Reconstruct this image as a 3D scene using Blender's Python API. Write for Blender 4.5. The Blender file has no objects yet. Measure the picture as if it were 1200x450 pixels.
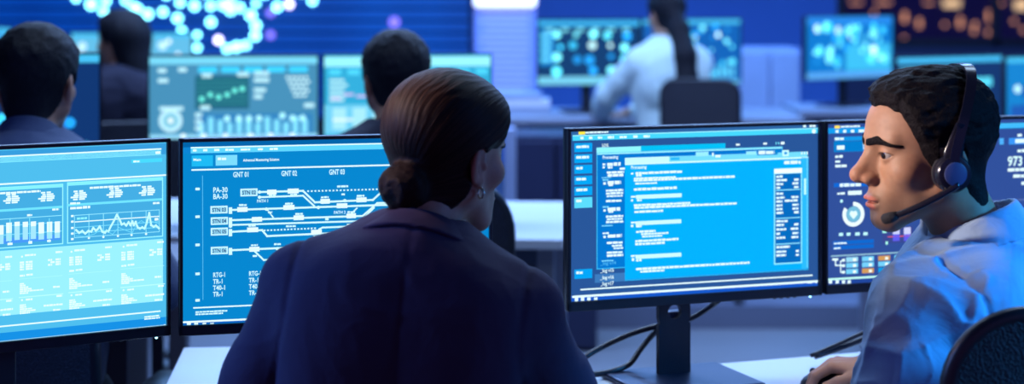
import bpy, bmesh, math, random
import numpy as np
from mathutils import Vector, Matrix

random.seed(7)
SC = bpy.context.scene
COL = SC.collection

# ------------------------------------------------------------------ camera
FPX = 2100.0          # focal length in pixels of the 1200 x 450 frame
CAMZ = 1.45           # lens height
HORY = -10.0          # image row of the horizon
cam_d = bpy.data.cameras.new('camera')
cam = bpy.data.objects.new('camera', cam_d)
COL.objects.link(cam)
cam.location = (0, 0, CAMZ)
cam.rotation_euler = (math.pi / 2, 0, 0)
cam_d.sensor_width = 36.0
cam_d.sensor_fit = 'HORIZONTAL'
cam_d.lens = FPX / 1200 * 36.0
cam_d.shift_y = -(225 - HORY) / 1200
cam_d.clip_start = 0.05
cam_d.clip_end = 400
cam_d.dof.use_dof = True
cam_d.dof.focus_distance = 2.86
cam_d.dof.aperture_fstop = 2.9
SC.camera = cam

# ------------------------------------------------------------------ view, world, room light
SC.view_settings.view_transform = 'Standard'
SC.view_settings.look = 'None'
SC.view_settings.gamma = 1.0
SC.view_settings.use_curve_mapping = False
SC.view_settings.exposure = 0.0
SC.cycles.use_denoising = True
SC.cycles.sample_clamp_indirect = 4.0
SC.cycles.max_bounces = 6

world = bpy.data.worlds.new('night')
SC.world = world
world.use_nodes = True
bg = world.node_tree.nodes['Background']
bg.inputs[0].default_value = (0.130, 0.075, 0.26, 1)
bg.inputs[1].default_value = 0.8


def area_light(name, loc, target, size, power, color, spread=180):
    l = bpy.data.lights.new(name, 'AREA')
    l.shape = 'RECTANGLE'
    l.size, l.size_y = size
    l.energy = power
    l.color = color
    l.spread = math.radians(spread)
    o = bpy.data.objects.new(name, l)
    COL.objects.link(o)
    o.location = loc
    d = Vector(target) - Vector(loc)
    o.rotation_euler = d.to_track_quat('-Z', 'Y').to_euler()
    return o


# room ceiling panels, plus spots and side lights added for the two front figures
def spot_light(name, loc, target, angle, blend, power, color, radius=0.08):
    l = bpy.data.lights.new(name, 'SPOT')
    l.energy = power; l.color = color; l.spot_size = math.radians(angle); l.spot_blend = blend; l.shadow_soft_size = radius
    o = bpy.data.objects.new(name, l)
    COL.objects.link(o)
    o.location = loc
    o.rotation_euler = (Vector(target) - Vector(loc)).to_track_quat('-Z', 'Y').to_euler()
    return o


spot_light('face_fill_spot', (-1.50, 2.30, 1.82), (0.515, 2.63, 1.220), 9.6, 0.55, 350, (1.0, 0.80, 0.65))  # added narrow warm beam for the man's face, well below the ceiling
spot_light('hair_fill_spot', (-1.75, 2.95, 2.35), (-0.20, 2.55, 1.27), 9.5, 0.8, 160, (1.0, 0.68, 0.52))  # added warm accent for the left side of the woman's hair
spot_light('shirt_fill_spot', (2.7, 1.95, 1.75), (0.86, 2.60, 0.93), 18, 0.6, 560, (0.02, 0.40, 1.0), 0.2)  # added blue beam for the back of the man's shirt
spot_light('hand_fill_spot', (-0.10, 2.75, 2.70), (0.59, 3.22, 0.77), 6, 0.7, 130, (1.0, 0.78, 0.62))  # added small warm beam for the man's hand on the mouse
area_light('blue_fill_right', (2.9, 2.15, 2.1), (0.6, 2.7, 1.0), (0.5, 0.9), 9, (0.06, 0.30, 1.0), 110)  # added soft blue fill from the right, no fixture behind it
area_light('blue_fill_left', (-1.7, 2.45, 1.6), (-0.35, 2.55, 0.95), (0.3, 0.7), 11, (0.12, 0.30, 1.0), 120)  # added blue rim light for the woman's left sleeve
area_light('ceiling_panel_desks', (0.3, 3.9, 2.75), (0.3, 3.5, 0.7), (2.6, 0.5), 22, (0.50, 0.70, 1.0), 110)
area_light('ceiling_panel_middle', (0.2, 6.6, 2.9), (0.2, 6.6, 0), (5.0, 0.8), 240, (0.34, 0.54, 1.0))
area_light('ceiling_panel_back', (1.0, 9.6, 2.95), (1.0, 9.6, 0), (7.0, 0.8), 290, (0.14, 0.40, 1.0))


# ------------------------------------------------------------------ helpers
def P(px, py, d):
    """photo pixel at depth d (metres along the view axis) -> point"""
    return Vector(((px - 600) / FPX * d, d, CAMZ - (py - HORY) / FPX * d))


def zat(py, d):
    return CAMZ - (py - HORY) / FPX * d


def xat(px, d):
    return (px - 600) / FPX * d


def lin(c):
    out = []
    for v in c[:3]:
        v = v / 255.0
        out.append(v / 12.92 if v <= 0.04045 else ((v + 0.055) / 1.055) ** 2.4)
    return out


def tag(o, label=None, cat=None, group=None, kind=None):
    if label: o['label'] = label
    if cat: o['category'] = cat
    if group: o['group'] = group
    if kind: o['kind'] = kind
    return o


def empty(name, loc=(0, 0, 0), rz=0.0, label=None, cat=None, group=None):
    o = bpy.data.objects.new(name, None)
    COL.objects.link(o)
    o.location = loc
    o.rotation_euler = (0, 0, rz)
    o.empty_display_size = 0.1
    return tag(o, label, cat, group)


def link_mesh(name, me, mat=None, parent=None, smooth=False):
    o = bpy.data.objects.new(name, me)
    COL.objects.link(o)
    if parent is not None: o.parent = parent
    if mat is not None:
        for m in (mat if isinstance(mat, (list, tuple)) else [mat]):
            me.materials.append(m)
    if smooth and len(me.polygons):
        me.polygons.foreach_set('use_smooth', [True] * len(me.polygons))
    return o


class MB:
    """collects shapes into one mesh"""
    def __init__(self):
        self.bm = bmesh.new()

    def box(self, c, s, rot=None, bevel=0.0, seg=2):
        r = bmesh.ops.create_cube(self.bm, size=1.0)
        vs = r['verts']
        for v in vs:
            v.co = Vector((v.co.x * s[0], v.co.y * s[1], v.co.z * s[2]))
        if bevel > 0:
            es = list({e for v in vs for e in v.link_edges})
            rr = bmesh.ops.bevel(self.bm, geom=es, offset=bevel, segments=seg, profile=0.5, affect='EDGES')
            vs = list({v for f in rr['faces'] for v in f.verts} | {v for v in vs if v.is_valid})
        M = Matrix.Translation(Vector(c))
        if rot is not None:
            M = M @ (rot if isinstance(rot, Matrix) else Matrix.Rotation(rot, 4, 'Z'))
        for v in vs:
            v.co = M @ v.co
        return self

    def tube(self, pts, r, seg=10, cap=True):
        pts = [Vector(p) for p in pts]
        n = len(pts)
        rs = r if isinstance(r, (list, tuple)) else [r] * n
        rings = []
        prev = None
        for i, p in enumerate(pts):
            t = (pts[min(i + 1, n - 1)] - pts[max(i - 1, 0)]).normalized()
            if prev is None:
                a = Vector((0, 0, 1)) if abs(t.z) < 0.9 else Vector((1, 0, 0))
                u = t.cross(a).normalized()
            else:
                u = (prev - t * prev.dot(t)).normalized()
            prev = u
            w = t.cross(u)
            rings.append([self.bm.verts.new(p + (u * math.cos(k * 2 * math.pi / seg) + w * math.sin(k * 2 * math.pi / seg)) * rs[i]) for k in range(seg)])
        for a, b in zip(rings[:-1], rings[1:]):
            for k in range(seg):
                self.bm.faces.new((a[k], a[(k + 1) % seg], b[(k + 1) % seg], b[k]))
        if cap:
            self.bm.faces.new(rings[0][::-1])
            self.bm.faces.new(rings[-1])
        return self

    def prism(self, pts2, y0, y1, M=None):
        """polygon in the local xz plane extruded from y0 to y1"""
        a = [self.bm.verts.new((p[0], y0, p[1])) for p in pts2]
        b = [self.bm.verts.new((p[0], y1, p[1])) for p in pts2]
        n = len(a)
        self.bm.faces.new(a)
        self.bm.faces.new(b[::-1])
        for k in range(n):
            self.bm.faces.new((a[k], b[k], b[(k + 1) % n], a[(k + 1) % n]))
        if M is not None:
            for v in a + b: v.co = M @ v.co
        return self

    def sphere(self, c, r, u=16, v=10, scale=(1, 1, 1)):
        rr = bmesh.ops.create_uvsphere(self.bm, u_segments=u, v_segments=v, radius=r)
        for q in rr['verts']:
            q.co = Vector((q.co.x * scale[0], q.co.y * scale[1], q.co.z * scale[2])) + Vector(c)
        return self

    def build(self, name, mat=None, parent=None, smooth=False, auto=None):
        bmesh.ops.recalc_face_normals(self.bm, faces=self.bm.faces)
        me = bpy.data.meshes.new(name)
        self.bm.to_mesh(me)
        self.bm.free()
        o = link_mesh(name, me, mat, parent, smooth)
        if auto is not None and hasattr(me, 'set_sharp_from_angle'):
            me.polygons.foreach_set('use_smooth', [True] * len(me.polygons))
            me.set_sharp_from_angle(angle=math.radians(auto))
        return o


def smooth_path(pts, n=8):
    """Catmull-Rom through points"""
    pts = [Vector(p) for p in pts]
    q = [pts[0] * 2 - pts[1]] + pts + [pts[-1] * 2 - pts[-2]]
    out = []
    for i in range(1, len(q) - 2):
        for k in range(n):
            t = k / n
            a, b, c, d = q[i - 1], q[i], q[i + 1], q[i + 2]
            out.append(0.5 * ((2 * b) + (c - a) * t + (2 * a - 5 * b + 4 * c - d) * t * t + (3 * b - a - 3 * c + d) * t ** 3))
    out.append(pts[-1])
    return out


# ------------------------------------------------------------------ materials
def material(name, color=(0.5, 0.5, 0.5), rough=0.5, metal=0.0, emit=None, estr=0.0, spec=0.5, noise=None, bump=None, coat=0.0, sheen=0.0):
    m = bpy.data.materials.new(name)
    m.use_nodes = True
    nt = m.node_tree
    b = nt.nodes['Principled BSDF']
    b.inputs['Base Color'].default_value = (*color, 1)
    b.inputs['Roughness'].default_value = rough
    b.inputs['Metallic'].default_value = metal
    b.inputs['Specular IOR Level'].default_value = spec
    if coat: b.inputs['Coat Weight'].default_value = coat
    if sheen: b.inputs['Sheen Weight'].default_value = sheen
    if emit is not None:
        b.inputs['Emission Color'].default_value = (*emit, 1)
        b.inputs['Emission Strength'].default_value = estr
    tc = nt.nodes.new('ShaderNodeTexCoord')
    if noise:
        scale, amt = noise
        n = nt.nodes.new('ShaderNodeTexNoise')
        n.inputs['Scale'].default_value = scale
        n.inputs['Detail'].default_value = 5
        nt.links.new(tc.outputs['Object'], n.inputs['Vector'])
        mr = nt.nodes.new('ShaderNodeMapRange')
        mr.inputs['To Min'].default_value = 1 - amt
        mr.inputs['To Max'].default_value = 1 + amt
        nt.links.new(n.outputs['Fac'], mr.inputs['Value'])
        mx = nt.nodes.new('ShaderNodeVectorMath')
        mx.operation = 'SCALE'
        mx.inputs[0].default_value = color
        nt.links.new(mr.outputs[0], mx.inputs['Scale'])
        nt.links.new(mx.outputs[0], b.inputs['Base Color'])
    if bump:
        scale, strength, dist = bump
        n2 = nt.nodes.new('ShaderNodeTexNoise')
        n2.inputs['Scale'].default_value = scale
        n2.inputs['Detail'].default_value = 4
        nt.links.new(tc.outputs['Object'], n2.inputs['Vector'])
        bp = nt.nodes.new('ShaderNodeBump')
        bp.inputs['Strength'].default_value = strength
        bp.inputs['Distance'].default_value = dist
        nt.links.new(n2.outputs['Fac'], bp.inputs['Height'])
        nt.links.new(bp.outputs[0], b.inputs['Normal'])
    return m


def attr_material(name, rough=0.5, spec=0.4, sss=0.0, emission=False, bump=None, estr=1.0, sheen=0.0):
    """base colour (or emission colour) from the mesh's own colour attribute"""
    m = bpy.data.materials.new(name)
    m.use_nodes = True
    nt = m.node_tree
    b = nt.nodes['Principled BSDF']
    a = nt.nodes.new('ShaderNodeVertexColor')
    a.layer_name = 'Col'
    b.inputs['Roughness'].default_value = rough
    b.inputs['Specular IOR Level'].default_value = spec
    if sheen: b.inputs['Sheen Weight'].default_value = sheen
    if emission:
        b.inputs['Base Color'].default_value = (0.01, 0.012, 0.02, 1)
        nt.links.new(a.outputs['Color'], b.inputs['Emission Color'])
        b.inputs['Emission Strength'].default_value = estr
    else:
        nt.links.new(a.outputs['Color'], b.inputs['Base Color'])
        if sss:
            b.inputs['Subsurface Weight'].default_value = sss
            b.inputs['Subsurface Radius'].default_value = (0.010, 0.004, 0.002)
            b.inputs['Subsurface Scale'].default_value = 1.0
    if bump:
        tc = nt.nodes.new('ShaderNodeTexCoord')
        scale, strength, dist = bump
        n2 = nt.nodes.new('ShaderNodeTexNoise')
        n2.inputs['Scale'].default_value = scale
        n2.inputs['Detail'].default_value = 4
        nt.links.new(tc.outputs['Object'], n2.inputs['Vector'])
        bp = nt.nodes.new('ShaderNodeBump')
        bp.inputs['Strength'].default_value = strength
        bp.inputs['Distance'].default_value = dist
        nt.links.new(n2.outputs['Fac'], bp.inputs['Height'])
        nt.links.new(bp.outputs[0], b.inputs['Normal'])
    return m


M = {}
M['black_plastic'] = material('black_plastic', (0.010, 0.010, 0.018), 0.38, noise=(60, 0.1))
M['bezel'] = material('bezel', (0.012, 0.011, 0.022), 0.35)
M['dark_metal'] = material('dark_metal', (0.03, 0.03, 0.045), 0.4, 0.6)
M['steel'] = material('steel', (0.35, 0.37, 0.45), 0.35, 0.8)
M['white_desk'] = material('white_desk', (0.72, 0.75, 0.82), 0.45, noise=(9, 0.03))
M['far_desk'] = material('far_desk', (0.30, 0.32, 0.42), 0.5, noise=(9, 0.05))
M['desk_panel'] = material('desk_panel', (0.05, 0.055, 0.09), 0.6, noise=(14, 0.1))
M['led'] = material('led', (0.1, 0.2, 0.3), 0.4, emit=(0.35, 0.85, 1.0), estr=3.5)
M['cable'] = material('cable', (0.018, 0.018, 0.03), 0.35)
M['screen'] = attr_material('screen', 0.6, 0.1, emission=True, estr=1.1)
M['screen_print'] = attr_material('screen_print', 0.6, 0.1, emission=True, estr=1.1)
M['screen_print'].cycles.emission_sampling = 'NONE'
# ------------------------------------------------------------------ organic shapes: blended solids meshed on a grid
def nrm(p):
    return np.sqrt((p * p).sum(-1))


def d_ell(p, c, r, R=None):
    q = p - np.asarray(c, np.float32)
    if R is not None: q = q @ np.asarray(R, np.float32)
    r = np.asarray(r, np.float32)
    k0 = nrm(q / r)
    k1 = nrm(q / (r * r))
    return k0 * (k0 - 1.0) / np.maximum(k1, 1e-6)


def d_sph(p, c, r):
    return nrm(p - np.asarray(c, np.float32)) - r


def d_cone(p, a, b, ra, rb, sq=None):
    """capsule with linearly changing radius"""
    a = np.asarray(a, np.float32); b = np.asarray(b, np.float32)
    ab = b - a
    t = np.clip(((p - a) @ ab) / max(float(ab @ ab), 1e-9), 0, 1)
    q = p - a - t[..., None] * ab
    if sq is not None:      # sq = (axis, factor): squash distances along an axis
        ax = np.asarray(sq[0], np.float32); ax = ax / np.linalg.norm(ax)
        q = q + ((q @ ax) * (sq[1] - 1))[..., None] * ax
    return nrm(q) - (ra + (rb - ra) * t)


def d_chain(p, pts, rs, k=0.0, sq=None):
    d = None
    for i in range(len(pts) - 1):
        e = d_cone(p, pts[i], pts[i + 1], rs[i], rs[i + 1], sq)
        d = e if d is None else smin(d, e, k)
    return d


def d_box(p, c, s, r=0.0, R=None):
    q = p - np.asarray(c, np.float32)
    if R is not None: q = q @ np.asarray(R, np.float32)
    q = np.abs(q) - (np.asarray(s, np.float32) - r)
    return nrm(np.maximum(q, 0)) + np.minimum(q.max(-1), 0) - r


def smin(a, b, k):
    if k <= 0: return np.minimum(a, b)
    h = np.maximum(k - np.abs(a - b), 0) / k
    return np.minimum(a, b) - h * h * k * 0.25


def smax(a, b, k):
    return -smin(-a, -b, k)


_rng = np.random.RandomState(5)
_perm = _rng.rand(32, 32, 32).astype(np.float32) * 2 - 1


def vnoise(p, f):
    """cheap smooth value noise in -1..1"""
    q = p * f
    i = np.floor(q).astype(np.int32)
    t = (q - i).astype(np.float32)
    t = t * t * (3 - 2 * t)
    i0 = i & 31; i1 = (i + 1) & 31
    x0, y0, z0 = i0[..., 0], i0[..., 1], i0[..., 2]
    x1, y1, z1 = i1[..., 0], i1[..., 1], i1[..., 2]
    tx, ty, tz = t[..., 0], t[..., 1], t[..., 2]
    def L(a, b, s): return a + (b - a) * s
    c00 = L(_perm[x0, y0, z0], _perm[x1, y0, z0], tx)
    c10 = L(_perm[x0, y1, z0], _perm[x1, y1, z0], tx)
    c01 = L(_perm[x0, y0, z1], _perm[x1, y0, z1], tx)
    c11 = L(_perm[x0, y1, z1], _perm[x1, y1, z1], tx)
    return L(L(c00, c10, ty), L(c01, c11, ty), tz)


def surface_net(fn, lo, hi, h):
    """mesh of fn(p) = 0 inside a box, voxel size h -> verts (n,3), quads (m,4)"""
    lo = np.asarray(lo, np.float32); hi = np.asarray(hi, np.float32)
    n = np.ceil((hi - lo) / h).astype(int) + 1
    # coarse pass finds the blocks that hold surface
    B = 8
    nb = (n + B - 1) // B
    V = np.full(nb * B + 1, 1.0, np.float32)
    cx = [lo[i] + (np.arange(nb[i]) * B + B / 2) * h for i in range(3)]
    C = np.stack(np.meshgrid(*cx, indexing='ij'), -1).astype(np.float32)
    dc = fn(C.reshape(-1, 3)).reshape(nb)
    half = B * h * 0.87 * 1.9 + 0.004
    V_sign = np.where(dc < 0, -1.0, 1.0)
    V[:-1, :-1, :-1] = np.repeat(np.repeat(np.repeat(V_sign, B, 0), B, 1), B, 2)
    act = np.argwhere(np.abs(dc) < half)
    o = np.stack(np.meshgrid(np.arange(B + 1), np.arange(B + 1), np.arange(B + 1), indexing='ij'), -1).reshape(-1, 3)
    for s in range(0, len(act), 400):
        idx = (act[s:s + 400, None, :] * B + o[None]).reshape(-1, 3)
        pts = (lo + idx * h).astype(np.float32)
        V[idx[:, 0], idx[:, 1], idx[:, 2]] = fn(pts)
    ins = V < 0
    # cells
    c = np.zeros(tuple(np.array(V.shape) - 1), np.int8)
    for dx in (0, 1):
        for dy in (0, 1):
            for dz in (0, 1):
                c += ins[dx:V.shape[0] - 1 + dx, dy:V.shape[1] - 1 + dy, dz:V.shape[2] - 1 + dz]
    cells = np.argwhere((c > 0) & (c < 8))
    cid = np.full(c.shape, -1, np.int64)
    cid[cells[:, 0], cells[:, 1], cells[:, 2]] = np.arange(len(cells))
    acc = np.zeros((len(cells), 3)); cnt = np.zeros(len(cells))
    cor = [(a, b, d) for a in (0, 1) for b in (0, 1) for d in (0, 1)]
    for a in cor:
        for ax in range(3):
            if a[ax] == 1: continue
            b = list(a); b[ax] = 1
            ia = cells + a; ib = cells + b
            va = V[ia[:, 0], ia[:, 1], ia[:, 2]]; vb = V[ib[:, 0], ib[:, 1], ib[:, 2]]
            m = (va < 0) != (vb < 0)
            t = np.where(m, va / np.where(m, va - vb, 1), 0)
            q = np.array(a)[None] + t[:, None] * (np.array(b) - np.array(a))[None]
            acc[m] += q[m]; cnt[m] += 1
    verts = lo + (cells + acc / np.maximum(cnt, 1)[:, None]) * h
    quads = []
    for ax in range(3):
        u, w = (ax + 1) % 3, (ax + 2) % 3
        sl0 = [slice(None)] * 3; sl1 = [slice(None)] * 3
        sl0[ax] = slice(0, -1); sl1[ax] = slice(1, None)
        ch = ins[tuple(sl0)] != ins[tuple(sl1)]
        e = np.argwhere(ch)
        ok = (e[:, u] > 0) & (e[:, w] > 0) & (e[:, u] < c.shape[u]) & (e[:, w] < c.shape[w])
        e = e[ok]
        flip = ins[tuple(sl0)][e[:, 0], e[:, 1], e[:, 2]]
        def cc(du, dw):
            q = e.copy(); q[:, u] += du; q[:, w] += dw
            return cid[q[:, 0], q[:, 1], q[:, 2]]
        a, b, d, f = cc(-1, -1), cc(0, -1), cc(0, 0), cc(-1, 0)
        q = np.stack([a, b, d, f], 1)
        q[~flip] = q[~flip][:, ::-1]
        quads.append(q)
    quads = np.concatenate(quads)
    quads = quads[(quads >= 0).all(1)]
    return verts, quads


def np_mesh(name, parts, mat, parent=None, colors=None, attrs=None):
    """parts: list of (verts, quads); colours (n,3) linear"""
    vs, qs, off = [], [], 0
    for v, q in parts:
        vs.append(v); qs.append(q + off); off += len(v)
    v = np.concatenate(vs); q = np.concatenate(qs)
    me = bpy.data.meshes.new(name)
    me.vertices.add(len(v)); me.vertices.foreach_set('co', v.astype(np.float32).ravel())
    me.loops.add(len(q) * 4); me.loops.foreach_set('vertex_index', q.astype(np.int32).ravel())
    me.polygons.add(len(q))
    me.polygons.foreach_set('loop_start', np.arange(len(q), dtype=np.int32) * 4)
    me.polygons.foreach_set('use_smooth', np.ones(len(q), bool))
    me.update(calc_edges=True)
    if colors is not None:
        a = me.color_attributes.new('Col', 'FLOAT_COLOR', 'POINT')
        c = np.ones((len(v), 4), np.float32); c[:, :3] = colors
        a.data.foreach_set('color', c.ravel())
    for nm, arr in (attrs or {}).items():
        a = me.attributes.new(nm, 'FLOAT', 'POINT')
        a.data.foreach_set('value', arr.astype(np.float32))
    me.validate()
    return link_mesh(name, me, mat, parent)


class Frame:
    """a turned and moved frame: x right, y forward, z up; scale s"""
    def __init__(self, loc, yaw=0.0, pitch=0.0, roll=0.0, s=1.0):
        self.o = np.asarray(loc, np.float32)
        # yaw 0 faces +Y, positive turns to the left (counter-clockwise from above); pitch > 0 looks down
        R = Matrix.Rotation(math.radians(yaw), 3, 'Z') @ Matrix.Rotation(math.radians(-pitch), 3, 'X') @ Matrix.Rotation(math.radians(roll), 3, 'Y')
        self.R = np.array(R, np.float32)
        self.s = s

    def inv(self, p):
        return ((p - self.o) @ self.R) / self.s

    def fwd(self, q):
        return (np.asarray(q, np.float32) * self.s) @ self.R.T + self.o

    def vec(self, q):
        return Vector([float(t) for t in self.fwd(q)])
# ------------------------------------------------------------------ heads (local: x right, y forward, z up, eyes at z = 0)
def head_sdf(p, fem=0.0, detail=True, with_ear=True):
    q = p.copy()
    q[:, 0] = np.abs(q[:, 0])
    jw = 1 - 0.10 * fem
    d = d_ell(q, (0, -0.010, 0.034), (0.0755, 0.092, 0.080))
    d = smin(d, d_ell(q, (0, 0.030, 0.036), (0.060, 0.060, 0.056)), 0.03)
    d = smin(d, d_ell(q, (0, 0.030, -0.028), (0.0585 * jw, 0.056, 0.070)), 0.025)
    # jaw, chin, cheek
    d = smin(d, d_cone(q, (0.051 * jw, -0.004, -0.052), (0.016, 0.066, -0.098), 0.019, 0.0185), 0.025)
    d = smin(d, d_cone(q, (0.0555 * jw, -0.004, 0.0), (0.051 * jw, -0.004, -0.052), 0.018, 0.019), 0.022)
    d = smin(d, d_ell(q, (0, 0.073, -0.099), (0.022 * jw, 0.019, 0.017)), 0.022)
    d = smin(d, d_ell(q, (0.043, 0.050, -0.026), (0.025, 0.026, 0.022)), 0.022)
    # muzzle
    d = smin(d, d_ell(q, (0, 0.070, -0.066), (0.034, 0.026, 0.030)), 0.018)
    if detail:
        # brow ridge
        d = smin(d, d_cone(q, (0.009, 0.086, 0.021), (0.043, 0.069, 0.021), 0.0085 * (1 - 0.3 * fem), 0.009 * (1 - 0.3 * fem)), 0.016)
        # eye sockets
        d = smax(d, -d_ell(q, (0.0325, 0.099, 0.001), (0.0175, 0.020, 0.0135)), 0.014)
        # nose
        d = smin(d, d_cone(q, (0, 0.084, 0.014), (0, 0.110, -0.026), 0.0085, 0.0105), 0.012)
        d = smin(d, d_cone(q, (0, 0.080, 0.006), (0, 0.092, -0.032), 0.009, 0.0155), 0.012)
        d = smin(d, d_ell(q, (0, 0.1130, -0.0305), (0.0128, 0.0128, 0.0118)), 0.008)
        d = smin(d, d_ell(q, (0.0135, 0.0985, -0.0360), (0.0085, 0.0125, 0.0088)), 0.006)
        d = smax(d, -d_ell(q, (0.0072, 0.108, -0.0465), (0.0042, 0.0072, 0.0055)), 0.003)
        # lids over the eyeball
        lid = d_sph(q, (0.0318, 0.0725, 0.001), 0.0142)
        ap = d_ell(q, (0.0325, 0.086, 0.0002), (0.0160, 0.021, 0.0046))
        d = smin(d, lid, 0.005)
        d = smax(d, -np.maximum(ap, d_sph(q, (0.0318, 0.0725, 0.001), 0.0175)), 0.0014)
        # lips
        d = smin(d, d_ell(q, (0.007, 0.0925, -0.0672), (0.0165, 0.0098, 0.0058)), 0.0055)
        d = smin(d, d_ell(q, (0, 0.0905, -0.0785), (0.0205, 0.0108, 0.0072)), 0.006)
        d = smax(d, -d_ell(q, (0, 0.098, -0.0722), (0.0250, 0.018, 0.0021)), 0.0020)
        d = smax(d, -d_ell(q, (0, 0.100, -0.0905), (0.020, 0.008, 0.005)), 0.010)
    if not with_ear: return d
    # ear
    Re = np.array(Matrix.Rotation(math.radians(-12), 3, 'X') @ Matrix.Rotation(math.radians(22), 3, 'Z'))
    ear = d_ell(q, (0.0765, -0.014, -0.012), (0.0075, 0.0185, 0.0315), Re)
    ear = smin(ear, d_ell(q, (0.0735, -0.006, -0.037), (0.006, 0.010, 0.011)), 0.006)
    if detail:
        ear = smax(ear, -d_ell(q, (0.0835, -0.011, -0.012), (0.0075, 0.0105, 0.0205), Re), 0.004)
        ear = smin(ear, d_ell(q, (0.0755, 0.001, -0.016), (0.006, 0.0045, 0.007)), 0.004)
        ear = smin(ear, d_cone(q, (0.0775, -0.014, -0.022), (0.0775, -0.018, 0.004), 0.0035, 0.003), 0.003)
    d = smin(d, ear, 0.006)
    return d


def neck_sdf(p, top, base, r0=0.053, r1=0.058):
    return d_cone(p, top, base, r0, r1)


def interp(x, xs, ys):
    return np.interp(x, xs, ys).astype(np.float32)


def make_eye(F, side, parent, iris=(0.022, 0.010, 0.006), look=(0.0, 1.0, -0.06)):
    """eyeball with iris and pupil as rings of colour"""
    n, m = 24, 20
    c = np.array((side * 0.0318, 0.0725, 0.001)); r = 0.0128
    vs, cols = [], []
    look = Vector(look).normalized()
    u = look.cross(Vector((0, 0, 1))).normalized(); w = u.cross(look)
    for i in range(m + 1):
        th = (i / m) ** 1.6 * math.pi
        for k in range(n):
            ph = k * 2 * math.pi / n
            dirv = look * math.cos(th) + (u * math.cos(ph) + w * math.sin(ph)) * math.sin(th)
            vs.append(c + np.array(dirv) * r)
            ang = math.degrees(th)
            cols.append((0.004, 0.003, 0.003) if ang < 11 else iris if ang < 29 else (0.40, 0.36, 0.35))
    q = [(i * n + k, (i + 1) * n + k, (i + 1) * n + (k + 1) % n, i * n + (k + 1) % n) for i in range(m) for k in range(n)]
    return np_mesh('eye', [(F.fwd(np.array(vs)), np.array(q))], M['eye'], parent, np.array(cols))


def brow_mesh(F, parent, fem=0.0, mat='hair_man'):
    parts = []
    for s in (-1, 1):
        def fn(p):
            q = F.inv(p) 
            g = q.copy()
            b = d_chain(g * np.array((1, 0.08, 1), np.float32), [(s * 0.010, 0.094 * 0.08, 0.0200), (s * 0.030, 0.090 * 0.08, 0.0240), (s * 0.057, 0.064 * 0.08, 0.0150)],
                        [0.0054, 0.0056, 0.0022], 0.004)
            skin = head_sdf(g, fem)
            d = np.maximum(skin - 0.0019 - 0.0006 * vnoise(g * np.array((1.0, 1.0, 0.5), np.float32), 700), b)
            return d * F.s
        c = F.fwd(np.array((s * 0.030, 0.084, 0.021)))
        parts.append(surface_net(fn, c - 0.036, c + 0.036, 0.0012))
    return np_mesh('eyebrow', parts, M[mat], parent)


def skin_colors(v, F, base=(0.46, 0.235, 0.135), lip=(0.42, 0.13, 0.10), beard=0.0, fem=0.0):
    q = F.inv(v.astype(np.float32))
    col = np.tile(np.array(base, np.float32), (len(v), 1))
    ax = np.abs(q[:, 0])
    n = vnoise(q, 55)[:, None] * 0.09 + vnoise(q, 190)[:, None] * 0.06
    col *= 1 + n
    # redder nose, cheek, ear
    red = np.exp(-((q[:, 0] / 0.02) ** 2 + ((q[:, 1] - 0.112) / 0.02) ** 2 + ((q[:, 2] + 0.033) / 0.02) ** 2)) * 0.35
    red += np.exp(-(((ax - 0.079) / 0.014) ** 2)) * 0.25
    col = col * (1 + red[:, None] * np.array((0.05, -0.45, -0.45)))
    # lips
    up = ((ax - 0.006) / 0.0195) ** 2 + ((q[:, 2] + 0.0675) / 0.0062) ** 2
    lo = (ax / 0.0215) ** 2 + ((q[:, 2] + 0.0785) / 0.0078) ** 2
    L = np.clip((1.0 - np.minimum(up, lo)) * 3, 0, 1) * (q[:, 1] > 0.07)
    col = col * (1 - L[:, None]) + np.array(lip) * L[:, None]
    ex = (ax - 0.0325) / 0.0165; ez = q[:, 2] - 0.0002
    lash = np.clip(1 - np.abs(ez - 0.0049 * np.sqrt(np.clip(1 - ex * ex, 0, 1))) / 0.0016, 0, 1) * (np.abs(ex) < 1.0) * (q[:, 1] > 0.065) * (ez > 0)
    col = col * (1 - 0.85 * lash[:, None])
    if beard:
        z = q[:, 2]; y = q[:, 1]
        b = np.clip((-0.046 - z + 0.25 * (0.06 - y).clip(0, 1) * 0 ) / 0.018, 0, 1) * np.clip((y + 0.02) / 0.02, 0, 1) * np.clip((z + 0.135) / 0.02, 0, 1)
        b = b * (1 - L) * beard * np.clip(1 - 0.75 * np.exp(-(((ax - 0.036) / 0.014) ** 2 + ((z + 0.055) / 0.02) ** 2)), 0, 1)
        tgt = np.array((0.115, 0.080, 0.075))
        col = col * (1 - b[:, None]) + tgt * b[:, None]
    return col


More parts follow.
